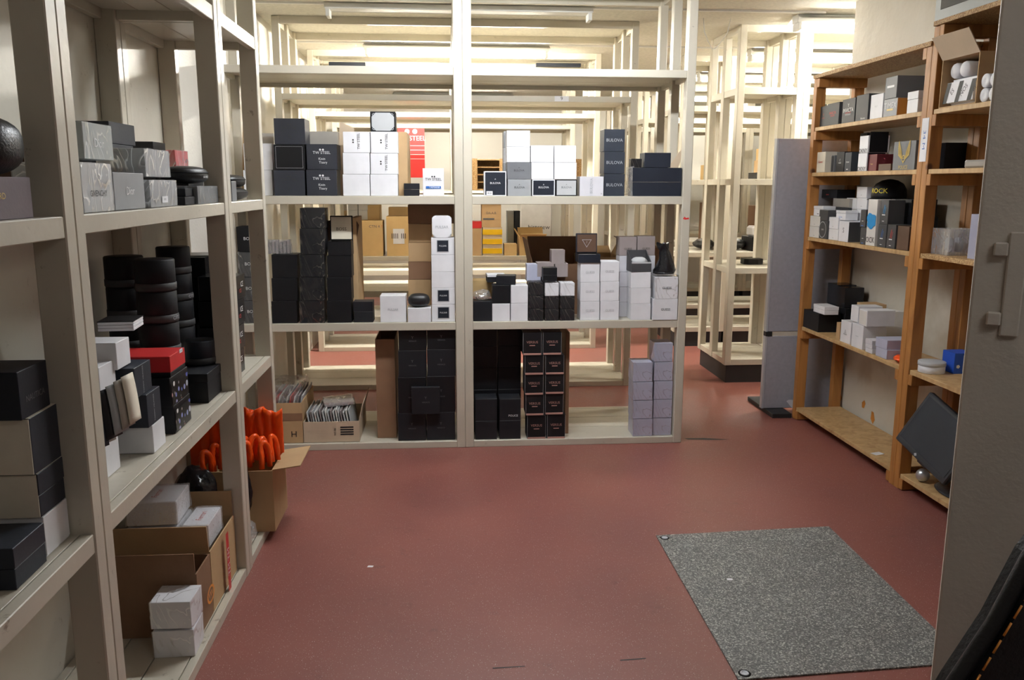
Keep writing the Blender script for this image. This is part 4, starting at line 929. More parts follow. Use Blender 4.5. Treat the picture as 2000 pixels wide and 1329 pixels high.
for i, (yy, xx, zz_, rz) in enumerate(((ya+.162, XL-.25, .046, .0), (ya+.162, XL-.25, .14, .02), (ya+.162, XL-.104, .24, .0), (ya+.162, XL-.25, .235, -.02), (ya+.16, XL-.25, .33, .04))):
    k9 = .045 if i == 2 else .085; bm = one(-k9, k9, -.085, .085, 0, .085, .003)
    o = tag(obj('bubble_wrapped_box', bm, 'white', None, (xx, yy, zz_), rz), ['white box with red lettering in bubble wrap, lowest in the big carton', 'white box with red lettering in bubble wrap, second up in the big carton', 'white box in shiny bubble wrap at the aisle side of the big carton', 'white box with red lettering in bubble wrap, third up in the big carton', 'white box with red lettering in bubble wrap, topmost in the big carton'][i], 'box')
    bm = bmesh.new(); text_bm(bm, 'Ferrari', .030, lambda a, b: (b*-1, a, .0862)); obj('lettering', bm, 'inkr', o)
    bm = bmesh.new(); shell_box(bm, 2*k9, .17, .085, .003, .004, 10, i); obj('bubble_wrap', bm, 'bubble', o)
z = .039
A = U(385, 1285, Z=.039)
for i in range(2):
    o = carton('white_box', 'white box in creased film, %s of the pair at the foot of the left rack' % ['lower', 'upper'][i], 'box', A.x-.065, A.y+.055, z, .13, .115, .092, .03-.05*i, 'white', wrap='wrap', group='white box pair at the rack foot'); z += .0965
c9 = crumple('plastic_heap', 'heap of dark glossy film in the far left bay bottom', 440, 900, 3.285, .04, .20, .13, .34, 'bag', 'film', 6, .15); c9.location.x = XL-.24

# ---- orange bag carton before the front row
A, B = U(540, 1022, Z=0), U(567, 975, Z=0)
cx, cy = A.x-.155, (A.y+B.y)/2+.0
ho = U(540, 893, Y=A.y).z
oc = open_carton('open carton full of orange bags on the floor at the end of the left racks', -.895, 3.56, .0395, .30, .28, ho-.04, 'card', (None, None, None, 8), 0, fl=.42)
oc.data.materials[0] = MT['card']
for i, (dx, dy, tl) in enumerate(((-.15, .02, 4), (-.02, .08, -3), (.075, .10, 2))):
    bm = bmesh.new(); n, m = 14, 10; W_, H_ = .16, .225; g = [[None]*(m+1) for _ in range(n+1)]
    for a in range(n+1):
        for b in range(m+1):
            u, v = a/n-.5, b/m
            g[a][b] = bm.verts.new((u*W_, .012*math.sin(u*26+i)*(v)+.01*noise.noise(Vector((u*5, v*4, i))), v*H_+.012*math.sin(u*9+i)*v))
    for a in range(n):
        for b in range(m): bm.faces.new([g[a][b], g[a+1][b], g[a+1][b+1], g[a][b+1]]).smooth = True
    o = obj('orange_bag', bm, 'orangebag', None, (oc.location.x+dx, oc.location.y+dy, ho-.02), (math.radians(tl), 0, 0)); sd = o.modifiers.new('t', 'SOLIDIFY'); sd.thickness = .012
    tag(o, ['flat orange plastic bag standing at the left rear of the carton', 'flat orange plastic bag standing at the middle rear of the carton', 'flat orange plastic bag standing at the right rear of the carton'][i], 'bag', 'flat orange bags')
for i in range(11):
    bm = bmesh.new(); k = random.random()
    P = [(-.045*math.cos(t*PI)*1.0, .01*math.sin(t*5+k), .11*math.sin(t*PI)**.6+.0) for t in [j/16 for j in range(17)]]
    add_tube(bm, [(a*.42, b, c) for a, b, c in P], .012, 8)
    for v in bm.verts: v.co += noise.noise_vector(v.co*30+Vector((i, 0, 0)))*.004
    o = obj('orange_bag', bm, 'orangebag', None, (oc.location.x-.13+.027*i, oc.location.y-.10+.05*(i % 3), ho-.035+.010*(i % 4)+.003*i), (0, 0, 1.2+.2*(i % 3)))
    tag(o, 'folded orange plastic bag, %s from the left bulging out of the floor carton' % NTH[i], 'bag', 'folded orange bags')
tg = U(571, 945, Z=0)
# black bags heap before carton
A = U(505, 1015, Z=0)
q9 = crumple('film_bag', 'clear plastic bag slumped at the foot of the orange bag carton', 500, 1030, 3.30, .04, .11, .14, .10, 'wrapm', 'bag', 2, .2); q9.location.x = XL-.065
crumple('cable_heap', 'heap of black straps hanging down beside the orange bag carton', 497, 990, 3.345, .14, .06, .07, .22, 'bag', 'straps', 8, .25).location.x = XL-.06

# ---- floor things
mp = [U(a, b, Z=0) for a, b in ((1283, 1047), (1450, 1037), (1620, 1028), (1700, 1105), (1822, 1222), (1445, 1329))]
mp.insert(5, mp[5]+(mp[4]-mp[5])*1.0+(mp[3]-mp[4])*.02)
P = [mp[0], mp[1], mp[2], mp[3], mp[4], mp[6]+Vector((.0, 0, 0))]
r2 = mp[4]+(mp[4]-mp[2])*.28; l2 = mp[6]
bm = bmesh.new(); poly2 = [mp[0], mp[6], Vector((r2.x, l2.y+.04, 0)), mp[2]]
c = sum(poly2, Vector())/4
add_prism(bm, [((p-c).x, (p-c).y) for p in poly2], .005, lambda a, b, t: (a, b, t))
mt = tag(obj('floor_mat', bm, 'mat', None, (c.x, c.y, .0005)), 'grey speckled rubber mat with ring eyelets on the red floor', 'mat')
for p, v in ((mp[0], Vector((.03, -.03, 0))), (mp[6], Vector((.03, .03, 0)))):
    q = p+v-c; bm = bmesh.new()
    add_lathe(bm, [(.020, .0052), (.020, .0056), (.0005, .0058)], 20, 1, q.x, q.y); add_lathe(bm, [(.014, .0058), (.013, .0075), (.009, .0078), (.008, .006)], 20, 0, q.x, q.y); obj('eyelet', bm, ['alu', 'black'], mt)
# plugs of paper and dust on the floor
for i, (a, b) in enumerate(((725, 1108), (1427, 1130))):
    c = U(a, b, Z=.001 if i == 0 else .007); bm = bmesh.new(); poly(bm, [(-.012, -.006), (.010, -.008), (.013, .005), (-.008, .008)], lambda p, q: (p, q, 0)); o = obj('paper_scrap', bm, 'white', None, c)
    sd = o.modifiers.new('t', 'SOLIDIFY'); sd.thickness = .0006
    tag(o, ['tiny white paper scrap on the open red floor', 'tiny white paper scrap on the grey mat'][i], 'paper scrap')
# padded chair at the lower right corner
def padchair():
    t = empty('padded_chair', 'dark padded chair back with orange stitching in the lower right corner', 'chair', (.62, .62, 0), 0)
    e0, e1 = U(1852, 1329, Y=.72), U(2000, 1078, Y=.72); d = (e1-e0); n = d.normalized()
    P = [e0-n*.25, e0-n*.1, e0, e0+d*.5+Vector((.003, 0, -.003)), e1, e1+n*.08+Vector((.01, 0, -.004)), e1+n*.16+Vector((.04, 0, -.02))]
    s = Vector((n.z, 0, -n.x)); bm = bmesh.new()
    add_tube(bm, [p+s*.0078 for p in P], .0078, 14); o = obj('piping_roll', bm, 'leather', t); o.location = -t.location
    bm = bmesh.new(); Q = [p+s*.0145 for p in P]+[P[-1]+Vector((.35, 0, -.1)), P[0]+Vector((.35, 0, -.2))]
    A = [bm.verts.new(q+Vector((0, -.012, 0))) for q in Q]; B = [bm.verts.new(q+Vector((0, .03, 0))) for q in Q]; m = len(Q)
    bm.faces.new(A); bm.faces.new(B[::-1])
    for i in range(m): bm.faces.new([A[i], A[(i+1) % m], B[(i+1) % m], B[i]])
    o = obj('backrest', bm, 'leather', t); o.location = -t.location
    bm = bmesh.new(); k = 20
    for i in range(k):
        a = P[0]+(P[4]-P[0])*(i/k)+s*.0165+Vector((0, -.0125, 0)); b = P[0]+(P[4]-P[0])*((i+.75)/k)+s*.0165+Vector((0, -.0125, 0)); add_tube(bm, [a, b], .0011, 6)
    o = obj('orange_stitching', bm, 'inkorange', t); o.location = -t.location
    bm = bmesh.new(); add_tube(bm, [(.95, .75, .02), (.90, .74, .95)], .022, 12); add_box(bm, .7, 1.3, .5, .95, .42, .48, 0, .02); o = obj('seat_frame', bm, 'plasticblack', t); o.location = -t.location
padchair()
# ---- pine shelving contents
R = lambda *a, **k: boxat('R', *a, **k)
z = WZ[4]+.0005
R(1597, 1611, 197, 237.6, z, .03, .10, 'dark grey box with little red emblem, far end of the pine upper shelf', 'char', txt=[T('Y', .018, 0, .58, 'inkr'), T('INVICTA', .009, 0, .42, 'inkr')])
R(1613, 1637, 190, 234, z, .02, .11, 'dark grey box with red winged lettering on the pine upper shelf', 'char', txt=[T('INVICTA', .022, 0, .55, 'inkr'), T('reserve', .018, 0, .44, 'inkr')])
R(1643, 1668, 182, 230, z, .02, .11, 'dark grey box with large white lettering and a thin emblem', 'char', txt=[T('Y', .028, 0, .72, 'inkw'), T('INVICTA', .032, 0, .52, 'inkw'), T('RUSSIAN DIVER', .010, 0, .42, 'inkr'), T('bar', .034, 0, .35, 'inkdim')])
R(1670, 1694, 174, 226, z, .02, .12, 'plain dark box with tiny white word at its lower corner', 'char', txt=[T('Bloomer', .014, .02, .09, 'inkw')])
R(1698, 1722, 175, 224, z, .03, .10, 'white box with faint word between the dark box and the timepiece box', 'white', txt=[T('POST', .012, 0, .5, 'inkg')])
o, z7 = R(1724, 1750, 185, 220, z, .015, .16, 'grey box with huge white lettering and orange flank', 'grey', txt=[T('TIMEX', .042, 0, .6, 'inkw'), T('bar', .030, 0, .38, 'inkgold')])
bm = one(.0, .0012, -.078, .078, .002, .13)
def flank(o, mat, x, d, h, hole=False):
    s = obj('side_print', one(x, x+.0012, -d/2+.002, d/2-.002, .002, h), mat, o)
    if hole: obj('side_window', one(x+.0012, x+.0020, -.02, .035, h*.35, h*.7), 'dgrey', o)
hh = max(v.co.z for v in o.data.vertices); ww = max(v.co.x for v in o.data.vertices)
flank(o, 'orangebox', ww, .16, hh-.002, True)
R(1727, 1750, 140, 183, z7, .015, .17, 'black box with silver patterned front on top of the orange flanked box', 'dgrey', txt=[T('bar', .035, 0, .55, 'inkw')])
R(1770, 1791, 169.5, 213, z, .03, .13, 'white lidded box with small clasp beside the double pine post', 'white', lid=.36)
z = WZ[3]+.0005
R(1594, 1610, 287, 327.5, z, .02, .09, 'cream box with red handwritten word, far end of the second pine shelf', 'creambox', txt=[T('Guess?', .022, 0, .52, 'inkr')])
R(1611, 1628, 294, 327.5, z, .06, .09, 'dark grey framed box beside the cream box', 'dgrey', frame='char')
R(1632, 1647, 288, 328, z, .05, .10, 'black green box with tiny pale emblem', 'black2', txt=[T('C', .02, 0, .58, 'inkg'), T('bar', .016, 0, .45, 'inkg')])
R(1648, 1661, 290, 328, z, .015, .10, 'narrow navy box with small white lettering', 'navy2', txt=[T('Cerruti', .012, 0, .5, 'inkw'), T('bar', .010, 0, .12, 'inkw')])
R(1676, 1690, 250, 327, z, .17, .10, 'navy box standing behind the two white framed boxes', 'navy2')
o, z7 = R(1674, 1691, 292, 327.5, z, .02, .11, 'white lettered box, lower of the two framed boxes', 'white', txt=[T('DKNY', .032, 0, .12, 'ink')])
flank(o, 'black', max(v.co.x for v in o.data.vertices), .10, .10)
o, z7 = R(1677, 1694, 258, 292, z7, .02, .12, 'white lettered box with black framed side, upper of the two', 'white', txt=[T('DKNY', .032, 0, .12, 'ink')])
flank(o, 'black', max(v.co.x for v in o.data.vertices), .105, .11)
R(1693, 1711, 294, 327, z, .03, .13, 'glossy dark red box with tiny gold word', 'maroon', txt=[T('Reaxi', .010, 0, .42, 'inkgold')])
R(1714, 1738, 312, 325.5, z, .03, .10, 'low brown box with white cloth behind it', 'brown')
def wings(o, w, d, h, fy):
    bm = bmesh.new(); fn = lambda a, b: (a, fy-.0004, b)
    for s in (-1, 1):
        for i in range(7):
            t = i/6; x0 = s*(.012+.008*t); y0 = h*.42+t*.03
            L_ = .030+.030*t; a = math.radians(62+20*t)
            tip = (x0+s*(L_*math.cos(a)+.022), y0+L_*math.sin(a))
            poly(bm, [(x0, y0), (x0+s*.008, y0-.006), (tip[0]+s*.004, tip[1]-.012), tip], fn)
    disc(bm, 0, h*.40, .017, fn, 0, 16, .012)
    disc(bm, -.006, h*.41, .004, fn, 0, 8); disc(bm, .006, h*.41, .004, fn, 0, 8); poly(bm, [(-.008, h*.30), (0, h*.22), (.008, h*.30)], fn)
    obj('winged_emblem', bm, 'inkgold', o)
R(1743, 1786, 267, 325, z, .03, .10, 'dark box with golden winged emblem beside the double pine post', 'dgrey', txt=[T('POLICE', .026, 0, .09, 'inkgold')], deco=wings)
z = WZ[2]+.0005
z7 = stack('R', 1576, 1596, (416.5, 437, 459), z, .01, .09, 'the far end pair on the packed pine shelf', [('white box with grey word', 'offwhite', dict(txt=[T('bar', .010, 0, .2, 'inkg')]))], 'white box pair at the far end')
R(1584, 1602, 397, 416.5, z7, .03, .08, 'small white lidded box on the far end pair', 'white', lid=.3, txt=[T('bar', .012, 0, .2, 'ink')])
def ringprint(o, w, d, h, fy):
    bm = bmesh.new(); disc(bm, 0, h*.5, w*.40, lambda a, b: (a, fy-.0004, b), 0, 28, w*.36); obj('ring_print', bm, 'inkg', o)
o, z7 = R(1597, 1615, 423.6, 460, z, .01, .09, 'dark box with printed ring, lower of the two', 'char', deco=ringprint, txt=[T('CASIO', .012, 0, .5, 'inkw')])
R(1599, 1616, 403, 423.6, z7, .01, .09, 'dark box with silvery top, upper on the ring printed box', 'char', top='inkg')
stack('R', 1604, 1634, (356, 373, 390, 407, 425, 449), z, .15, .12, 'the tall dim stack at the far end', [('dark brown box', 'brown', {}), ('dark brown box', 'char', {}), ('grey brown box', 'char', {}), ('grey brown box', 'taupe', {}), ('black box with tiny red word', 'black2', dict(txt=[T('bar', .02, -.02, .4, 'inkr')]))], 'dim stack on the pine shelf')
z7 = stack('R', 1617, 1636, (420, 443, 465), z, .02, .09, 'the pair before the lidded white box', [('white box with tiny word', 'white', dict(txt=[T('bar', .008, 0, .2, 'inkg')]))], 'white pair in the middle')
o, z7 = R(1637, 1656, 428, 469, z, .01, .16, 'white box with black squiggle mark and dark grey side', 'white', txt=[T('S', .04, 0, .55, 'ink')])
flank(o, 'char', max(v.co.x for v in o.data.vertices), .158, max(v.co.z for v in o.data.vertices)-.004)
z8 = stack('R', 1652, 1672, (379, 401, 421, 460), z, .17, .12, 'the left white column at the back', [('white box', 'lilac2', {}), ('white box', 'white', {}), ('white box with tiny word', 'white', dict(txt=[T('bar', .008, 0, .25, 'inkg')]))], 'white back columns')
o, z8 = R(1632, 1651, 401, 420, z7+.002, .03, .075, 'white lidded box with dark word above the white pair', 'white', lid=.3, txt=[T('FESTINA', .012, 0, .3, 'inkblue')])
stack('R', 1672, 1692, (357, 379, 401, 429, 465), z, .12, .12, 'the right white column at the back', [('white box', 'lilac2', {}), ('white box', 'white', {}), ('white box with tiny word', 'white', dict(txt=[T('bar', .008, 0, .25, 'inkg')])), ('white box with tiny word', 'white', dict(txt=[T('bar', .008, 0, .25, 'inkg')]))], 'white back columns')
stack('R', 1679, 1690, (404, 438, 472), z, .015, .09, 'the pair left of the blue splash box', [('slim dark box with white word', 'char', dict(txt=[T('bar', .009, 0, .35, 'inkw'), T('bar', .012, 0, .08, 'inkblue')]))], 'slim dark pair')
def bluesplash(o, w, d, h, fy):
    bm = bmesh.new(); pts = []
    for i in range(24):
        a = 2*PI*i/24; r = 1+.16*math.sin(a*3+1)+.08*math.sin(7*a); pts.append((max(-w/2+.001, min(w/2-.001, w*.62*r*math.cos(a)+.008)), h*.54+h*.16*r*math.sin(a)))
    poly(bm, pts, lambda a, b: (a, fy-.0006, b)); obj('blue_splash', bm, 'sky', o)
R(1692, 1710, 383, 475, z, .01, .10, 'tall white box with blue splash and black block letters', 'offwhite', deco=bluesplash, txt=[T('OCK', .042, .0, .12, 'ink')])
FL = lambda m: dict(txt=[T('/', .06, 0, .60, m), T('/', .05, .012, .55, m), T('bar', .016, 0, .38, 'inkw'), T('bar', .010, 0, .12, 'inkw')])
o, z7 = R(1713, 1730, 431, 477, z, .01, .09, 'dark box with blue flash, lower of the two', 'char', **FL('inkblue'))
R(1718, 1734, 382, 430, z7, .01, .09, 'dark box with blue flash, upper of the two', 'char', **FL('sky'))
R(1731, 1748, 431, 479, z, .01, .09, 'dark box with red flash on the packed pine shelf', 'char', **FL('inkr'))
R(1751, 1774, 433, 481, z, .015, .09, 'plain dark brown box beside the double pine post', 'brown')
o, z7 = R(1736, 1780, 400, 462, z, .12, .14, 'wide black box behind the dark box with red flash', 'black')
R(1740, 1780, 366, 400, z7, .12, .14, 'wide black box stacked behind the dark boxes with flashes', 'black')
zc = U(1730, 387, X=XW+.2).z
o, z7 = R(1704, 1734, 381, 450, z, .15, .12, 'grey brown box under the black cap', 'char', h=zc-z)
def cap():
    c = U(1728, 380, X=XW+.18); bm = bmesh.new()
    add_lathe(bm, [(.085, 0), (.088, .02), (.084, .055), (.068, .085), (.040, .103), (.012, .110), (.001, .111)], 28)
    for v in bm.verts: v.co.y *= 1.15
    o = tag(obj('baseball_cap', bm, 'black', None, (XW+.20, c.y, z7+.001), -PI/2+.5), 'black baseball cap with yellow lettering on the packed pine shelf', 'cap')
    bm = bmesh.new(); n = 12; A = []; B = []
    for i in range(n+1):
        a = math.radians(205+i*130/n); A.append(bm.verts.new((.083*math.cos(a), .095*math.sin(a), .010))); B.append(bm.verts.new((.088*math.cos(a), .095*math.sin(a)-.07*math.sin(PI*i/n), .004-.01*abs(i/n-.5))))
    for i in range(n): bm.faces.new([A[i], A[i+1], B[i+1], B[i]]).smooth = True
    br = obj('brim', bm, 'black', o); sd = br.modifiers.new('t', 'SOLIDIFY'); sd.thickness = .003
    bm = bmesh.new(); text_bm(bm, 'ROCK', .036, lambda a, b: (.0885*math.sin(a/.088), -.1025*math.cos(a/.088), .046+b)); obj('lettering', bm, 'inky', o)
cap()
stack('R', 1688, 1704, (337, 357, 400), z, .235, .055, 'the left taupe pair against the wall', [('dull box', 'taupe', {})], 'taupe boxes at the wall') if False else None
z = WZ[1]+.0005
o, z7 = R(1565, 1582, 595, 631, z, .01, .14, 'black box at the far end of the third pine shelf', 'black2')
o, z7 = R(1583, 1599, 600, 637, z, .01, .14, 'black box carrying the small white lidded box', 'black')
R(1588, 1610, 595, 611, z7, .02, .09, 'small white lidded box on the black far end box', 'white', lid=.42)
z7 = stack('R', 1610, 1630, (523, 563, 612), z, .155, .12, 'the left black pair at the back', [('big glossy black box', 'blackgloss', {})], 'big black back boxes')
z7 = stack('R', 1631, 1652, (526, 566, 616), z, .155, .12, 'the right black pair at the back', [('big glossy black box', 'blackgloss', {})], 'big black back boxes')
R(1634, 1641, 607, 640, z, .03, .11, 'tan cardboard box edge left of the white boxes', 'card', name='cardboard_box')
o, z7 = R(1642, 1662, 612, 656, z, .015, .12, 'white box with grey sketch mark on the third pine shelf', 'white', txt=[T('A', .04, 0, .5, 'inkg'), T('bar', .02, .0, .4, 'inkg')])
o, z8 = R(1664, 1686, 617, 665, z, .01, .13, 'white box with fine grey word before the stacked ones', 'white', txt=[T('swatch', .012, 0, .5, 'inkg')])
R(1662, 1677, 582, 614, max(z7, z8)+.0005, .03, .14, 'white box in the upper row, left of the framed one', 'white')
o, z8b = R(1678, 1694, 587, 619, max(z7, z8)+.0005, .01, .16, 'white framed box in the upper row of the white pile', 'white', frame='offwhite')
R(1703, 1722, 571, 640, z, .16, .13, 'tall white box at the back right of the white pile', 'offwhite')
R(1672, 1692, 568, 640, z, .16, .12, 'tan box with green square behind the white pile', 'card', name='cardboard_box', txt=[T('sq', .016, 0, .85, 'green')])
R(1696, 1709, 620, 660, z, .08, .07, 'small white box right of the fine lettered one', 'white')
stack('R', 1690, 1704, (652, 661, 669, 678), z, .01, .065, 'the thin pile before the lilac pair', [('thin pale slab box', 'pearl', {})], 'thin pale slab boxes')
z7 = stack('R', 1710, 1733, (652, 671, 690), z, .012, .14, 'the flat lilac pair near the double pine post', [('flat lilac grey box', 'lilac2', {})], 'flat lilac pair')
c0 = U(1746, 692, X=XW+.05)
crumple('orange_pouch', 'crumpled orange plastic pouch on the third pine shelf', 0, 0, c0.y, z, .09, .11, .035, 'orangebag', 'pouch', 5, .3)
bpy.data.objects['orange_pouch'].location = (XW+.065, 3.985, z)
# near pine bay
c0 = U(1810, 690, X=XW+.08)
bm = bmesh.new(); add_lathe(bm, [(.058, 0), (.06, .002), (.06, .045), (.001, .046)], 32); tn = tag(obj('round_tin', bm, 'white', None, (XW+.08, c0.y-.05, z)), 'round white tin in the half hidden pine bay', 'tin')
bm = bmesh.new(); add_lathe(bm, [(.0615, .034), (.0625, .035), (.0625, .052), (.060, .054), (.001, .055)], 32); obj('lid', bm, 'lgrey', tn)
o, z7 = R(1826, 1850, 656, 697, z, .16, .10, 'royal blue box with three white stripes and star, behind the white tin', 'blue', name='shoe_box')
bm = bmesh.new(); ww = max(v.co.x for v in o.data.vertices); hh = max(v.co.z for v in o.data.vertices)
for i in range(3): rect(bm, -.005+i*.016, .003+i*.016, .01, hh-.01, lambda a, b: (ww+.0006, a, b))
disc(bm, -.028, hh*.35, .010, lambda a, b: (ww+.0006, a, b), 0, 5); obj('stripes', bm, 'inkw', o)
z = WZ[2]+.0005
c0 = U(1835, 470, X=XW+.1); W_ = .14
bm = bmesh.new()
for a in ((-.07, .07, -.07, -.067, 0, .12), (-.07, .07, .067, .07, 0, .12), (-.07, -.067, -.067, .067, 0, .12), (.067, .07, -.067, .067, 0, .12), (-.07, .07, -.07, .07, -.0, .003)): add_box(bm, *a)
tb = tag(obj('clear_tub', bm, 'wrapm', None, (XW+.12, min(c0.y, 3.74), z)), 'clear plastic tub holding a silvery reel in the near pine bay', 'tub')
bm = bmesh.new(); add_lathe(bm, [(.035, 0), (.035, .01), (.012, .012), (.012, .04), (.035, .042), (.035, .052)], 24); rl = tag(obj('reel', bm, 'alu', None, (XW+.09, min(c0.y, 3.74), z+.045), (0, PI/2, 0)), 'silvery reel lying inside the clear tub', 'reel')
R(1893, 1925, 395, 486, z, .05, .20, 'tall blue grey box beside the near door leaf in the pine shelving', 'lilac', name='storage_box')
z = WZ[3]+.0005
R(1828, 1866, 268, 322, z, .14, .14, 'upright black box in the near pine bay', 'black', name='storage_box')
c0 = U(1870, 316, X=XW+.02)
bm = one(-.16, .16, -.10, .10, 0, .035, .008); rt = tag(obj('router', bm, 'taupe', None, (XW+.14, c0.y-.17, z), -PI/2), 'flat grey device with white end and round port on the near pine shelf', 'device')
bm = one(-.175, -.158, -.09, .09, .001, .036, .006); e_ = obj('white_end', bm, 'white', rt)
bm = bmesh.new(); disc(bm, -.165, .019, .006, lambda a, b: (a, -.0906, b), 0, 12); obj('port', bm, 'ink', e_)
# carton with printed packs
z = WZ[4]+.0005
A, B = U(1811, 205, X=XW+.01), U(1903, 195, X=XW+.01); A.y = 3.790; w_ = A.y-B.y; yc = (A.y+B.y)/2
bm = bmesh.new(); H_ = .21
for a in ((-w_/2, w_/2, -.14, .14, 0, .005), (-w_/2, w_/2, .135, .14, .005, H_), (-w_/2, -w_/2+.005, -.14, .135, .005, H_), (w_/2-.005, w_/2, -.14, .135, .005, H_), (-w_/2, w_/2, -.14, .14, H_, H_+.004)): add_box(bm, *a)
pc = tag(obj('open_carton', bm, 'card', None, (XW+.15, yc, z), -PI/2), 'cardboard carton open to the aisle with its flap up, holding printed white packs', 'carton')
fl = obj('flap', one(-w_/2, w_/2, -.001, .003, 0, .115), 'cardl', pc, (0, -.14, H_)); fl.rotation_euler = (math.radians(32), 0, 0)
bm = bmesh.new(); bmesh.ops.create_cube(bm, size=1)
bmesh.ops.bevel(bm, geom=bm.edges[:], offset=.12, segments=3, affect='EDGES')
for v in bm.verts: v.co = Vector((v.co.x*(w_-.016), v.co.y*.22, (v.co.z+.5)*.115))
pk = tag(obj('printed_pack', bm, 'white', None, (XW+.13, yc, z+.0065), -PI/2), 'white polythene pack with black block lettering in the aisle side carton', 'pack')
bm = bmesh.new(); f1 = lambda a, b: (a, -.1106, b)
for x in (-.125, -.035, .055):
    poly(bm, [(x, .012), (x+.03, .012), (x+.06, .10), (x+.03, .10)], f1)
obj('printed_bars', bm, 'ink', pk)
bm = bmesh.new()
for x, s in ((-.065, 'ES'), (.02, 'NOS'), (.095, 'ES')): text_bm(bm, s, .03, lambda a, b, x=x: (x+a*.7-b*.7+.01, -.111, .06+a*.7+b*.7))
obj('lettering', bm, 'ink', pk)
for i, x in enumerate((-.075, -.005)):
    bm = bmesh.new(); add_lathe(bm, [(.001, 0), (.030, .004), (.034, .012), (.034, .20), (.001, .202)], 22)
    tag(obj('white_roll', bm, 'white', None, (XW+.03, yc+x*-1, z+.159), (0, PI/2, 0)), ['white roll with rounded end, left one lying on the printed pack', 'white roll with rounded end, right one lying on the printed pack'][i], 'roll', 'rolls on the printed pack')
for i in range(2):
    for j in range(3):
        bm = bmesh.new(); add_lathe(bm, [(.001, 0), (.008, .001), (.010, -.001), (.0285, 0), (.029, .004), (.029, .22), (.001, .222)], 22)
        tag(obj('paper_roll', bm, 'white', None, (XW+.02, B.y-.04-j*.059, z+.0295+i*.0585), (0, PI/2, 0)), 'white paper roll end, %s row, %s from the printed pack carton' % (['lower', 'upper'][i], ['first', 'second', 'third'][j]), 'roll', 'paper rolls beside the carton')
# monitor on the near bay floor shelf
def monitor():
    c = U(1818, 848, X=XW+.04); t = empty('computer_monitor', 'dark flat computer monitor tilted sideways on the lowest near pine shelf', 'monitor', (XW+.03, c.y-.06, c.z+.01), 0)
    t.rotation_euler = (0, 0, 0)
    R_ = Matrix.Rotation(-PI/2+.35, 4, 'Z') @ Matrix.Rotation(math.radians(-14), 4, 'X') @ Matrix.Rotation(math.radians(24), 4, 'Y')
    t.rotation_euler = R_.to_euler()
    w_, h_ = .34, .29
    bm = one(-w_/2, w_/2, 0, .035, -h_/2, h_/2, .006); obj('casing', bm, 'plasticblack', t)
    obj('screen', one(-w_/2+.017, w_/2-.017, -.002, .001, -h_/2+.03, h_/2-.017), 'screen', t)
    bm = bmesh.new(); disc(bm, -.03, -h_/2+.015, .009, lambda a, b: (a, -.0012, b), 0, 4); obj('badge', bm, 'inkg', t)
    obj('stand_neck', one(-.03, .03, .035, .07, -h_/2-.02, .02, .004), 'plasticblack', t)
    return c
c0 = monitor()
bm = bmesh.new(); add_lathe(bm, [(.001, 0), (.10, 0), (.11, .004), (.10, .010), (.001, .012)], 30)
for v in bm.verts: v.co.y *= 1.5
tag(obj('oval_plate', bm, 'screen', None, (XW+.15, 3.52, WZ[0]+.001)), 'dark glassy oval plate lying under the tilted monitor', 'plate')
bm = bmesh.new(); bmesh.ops.create_uvsphere(bm, u_segments=24, v_segments=14, radius=.032)
for f in bm.faces: f.smooth = True
tag(obj('glass_ball', bm, 'metal', None, (XW+.05, 3.70, WZ[0]+.033)), 'small shiny ball lying beside the monitor foot', 'ball')
bm = bmesh.new(); rect(bm, -.03, .03, -.02, .02, lambda a, b: (a, b, 0)); o = obj('paper_scrap', bm, 'white', None, (XW+.05, 4.13, WZ[0]+.001), .3); sd = o.modifiers.new('t', 'SOLIDIFY'); sd.thickness = .0008; tag(o, 'white paper slip on the lowest pine shelf', 'paper scrap')
for i, (py, zz) in enumerate(((300, 0), (315, 0))): pass
c0 = U(1803, 270, X=XW); bm = one(-.0012, 0, -.028, .028, -.10, .10); sg = tag(obj('paper_label', bm, 'white', None, (XW-.0005, 3.865, c0.z)), 'white paper label with blue handwriting taped on the double pine post', 'label')
bm = bmesh.new(); text_bm(bm, '34 M', .05, lambda a, b: (-.0018, -b*.6-.0, -a*.9)); obj('handwriting', bm, 'inkblue', sg)

# ---- grey partition
t = empty('partition_screen', 'grey fabric partition screen standing behind the pine shelving end', 'partition', (2.09, 5.25, 0))
bm = one(0, .46, 0, .035, .03, .52, .003); obj('lower_panel', bm, 'fabric', t)
bm = one(0, .46, 0, .035, .55, 1.785, .003); obj('upper_panel', bm, 'fabric', t)
bm = bmesh.new(); add_box(bm, -.012, 0, -.002, .037, .03, .52); add_box(bm, -.012, 0, -.002, .037, .55, 1.785); obj('edge_trim', bm, 'alu', t)
obj('joint_strip', one(.03, .46, .004, .031, .52, .55), 'creambox', t); obj('joint_cap', one(-.012, .03, -.004, .039, .52, .55), 'rubber', t)
obj('foot', one(.01, .14, -.14, .32, 0, .03, .003), 'rubber', t)
sheet('paper_bag', 'crumpled white paper at the foot of the grey partition', [(1537, 782), (1542, 779), (1572, 780), (1573, 795), (1548, 796)], dict(Y=5.20), .004, 'white', 'paper')

# ---- wall cabinet top right
A, B = U(1822, 41, X=2.36), U(1940, 10, X=2.36)
t = empty('wall_cabinet', 'pale steel box with dark front panel fixed high on the right wall', 'wall cabinet', (2.558, 4.22, 0))
y0, y1, zb = B.y-.28-4.22, A.y-4.22, U(1822, 41, X=2.36).z
obj('casing', one(-.20, 0, y0, y1, zb, HC-.02, .004), 'acbody', t); obj('front_panel', one(-.203, -.199, y0+.06, y1-.05, zb+.05, HC-.06, .001), 'char', t)
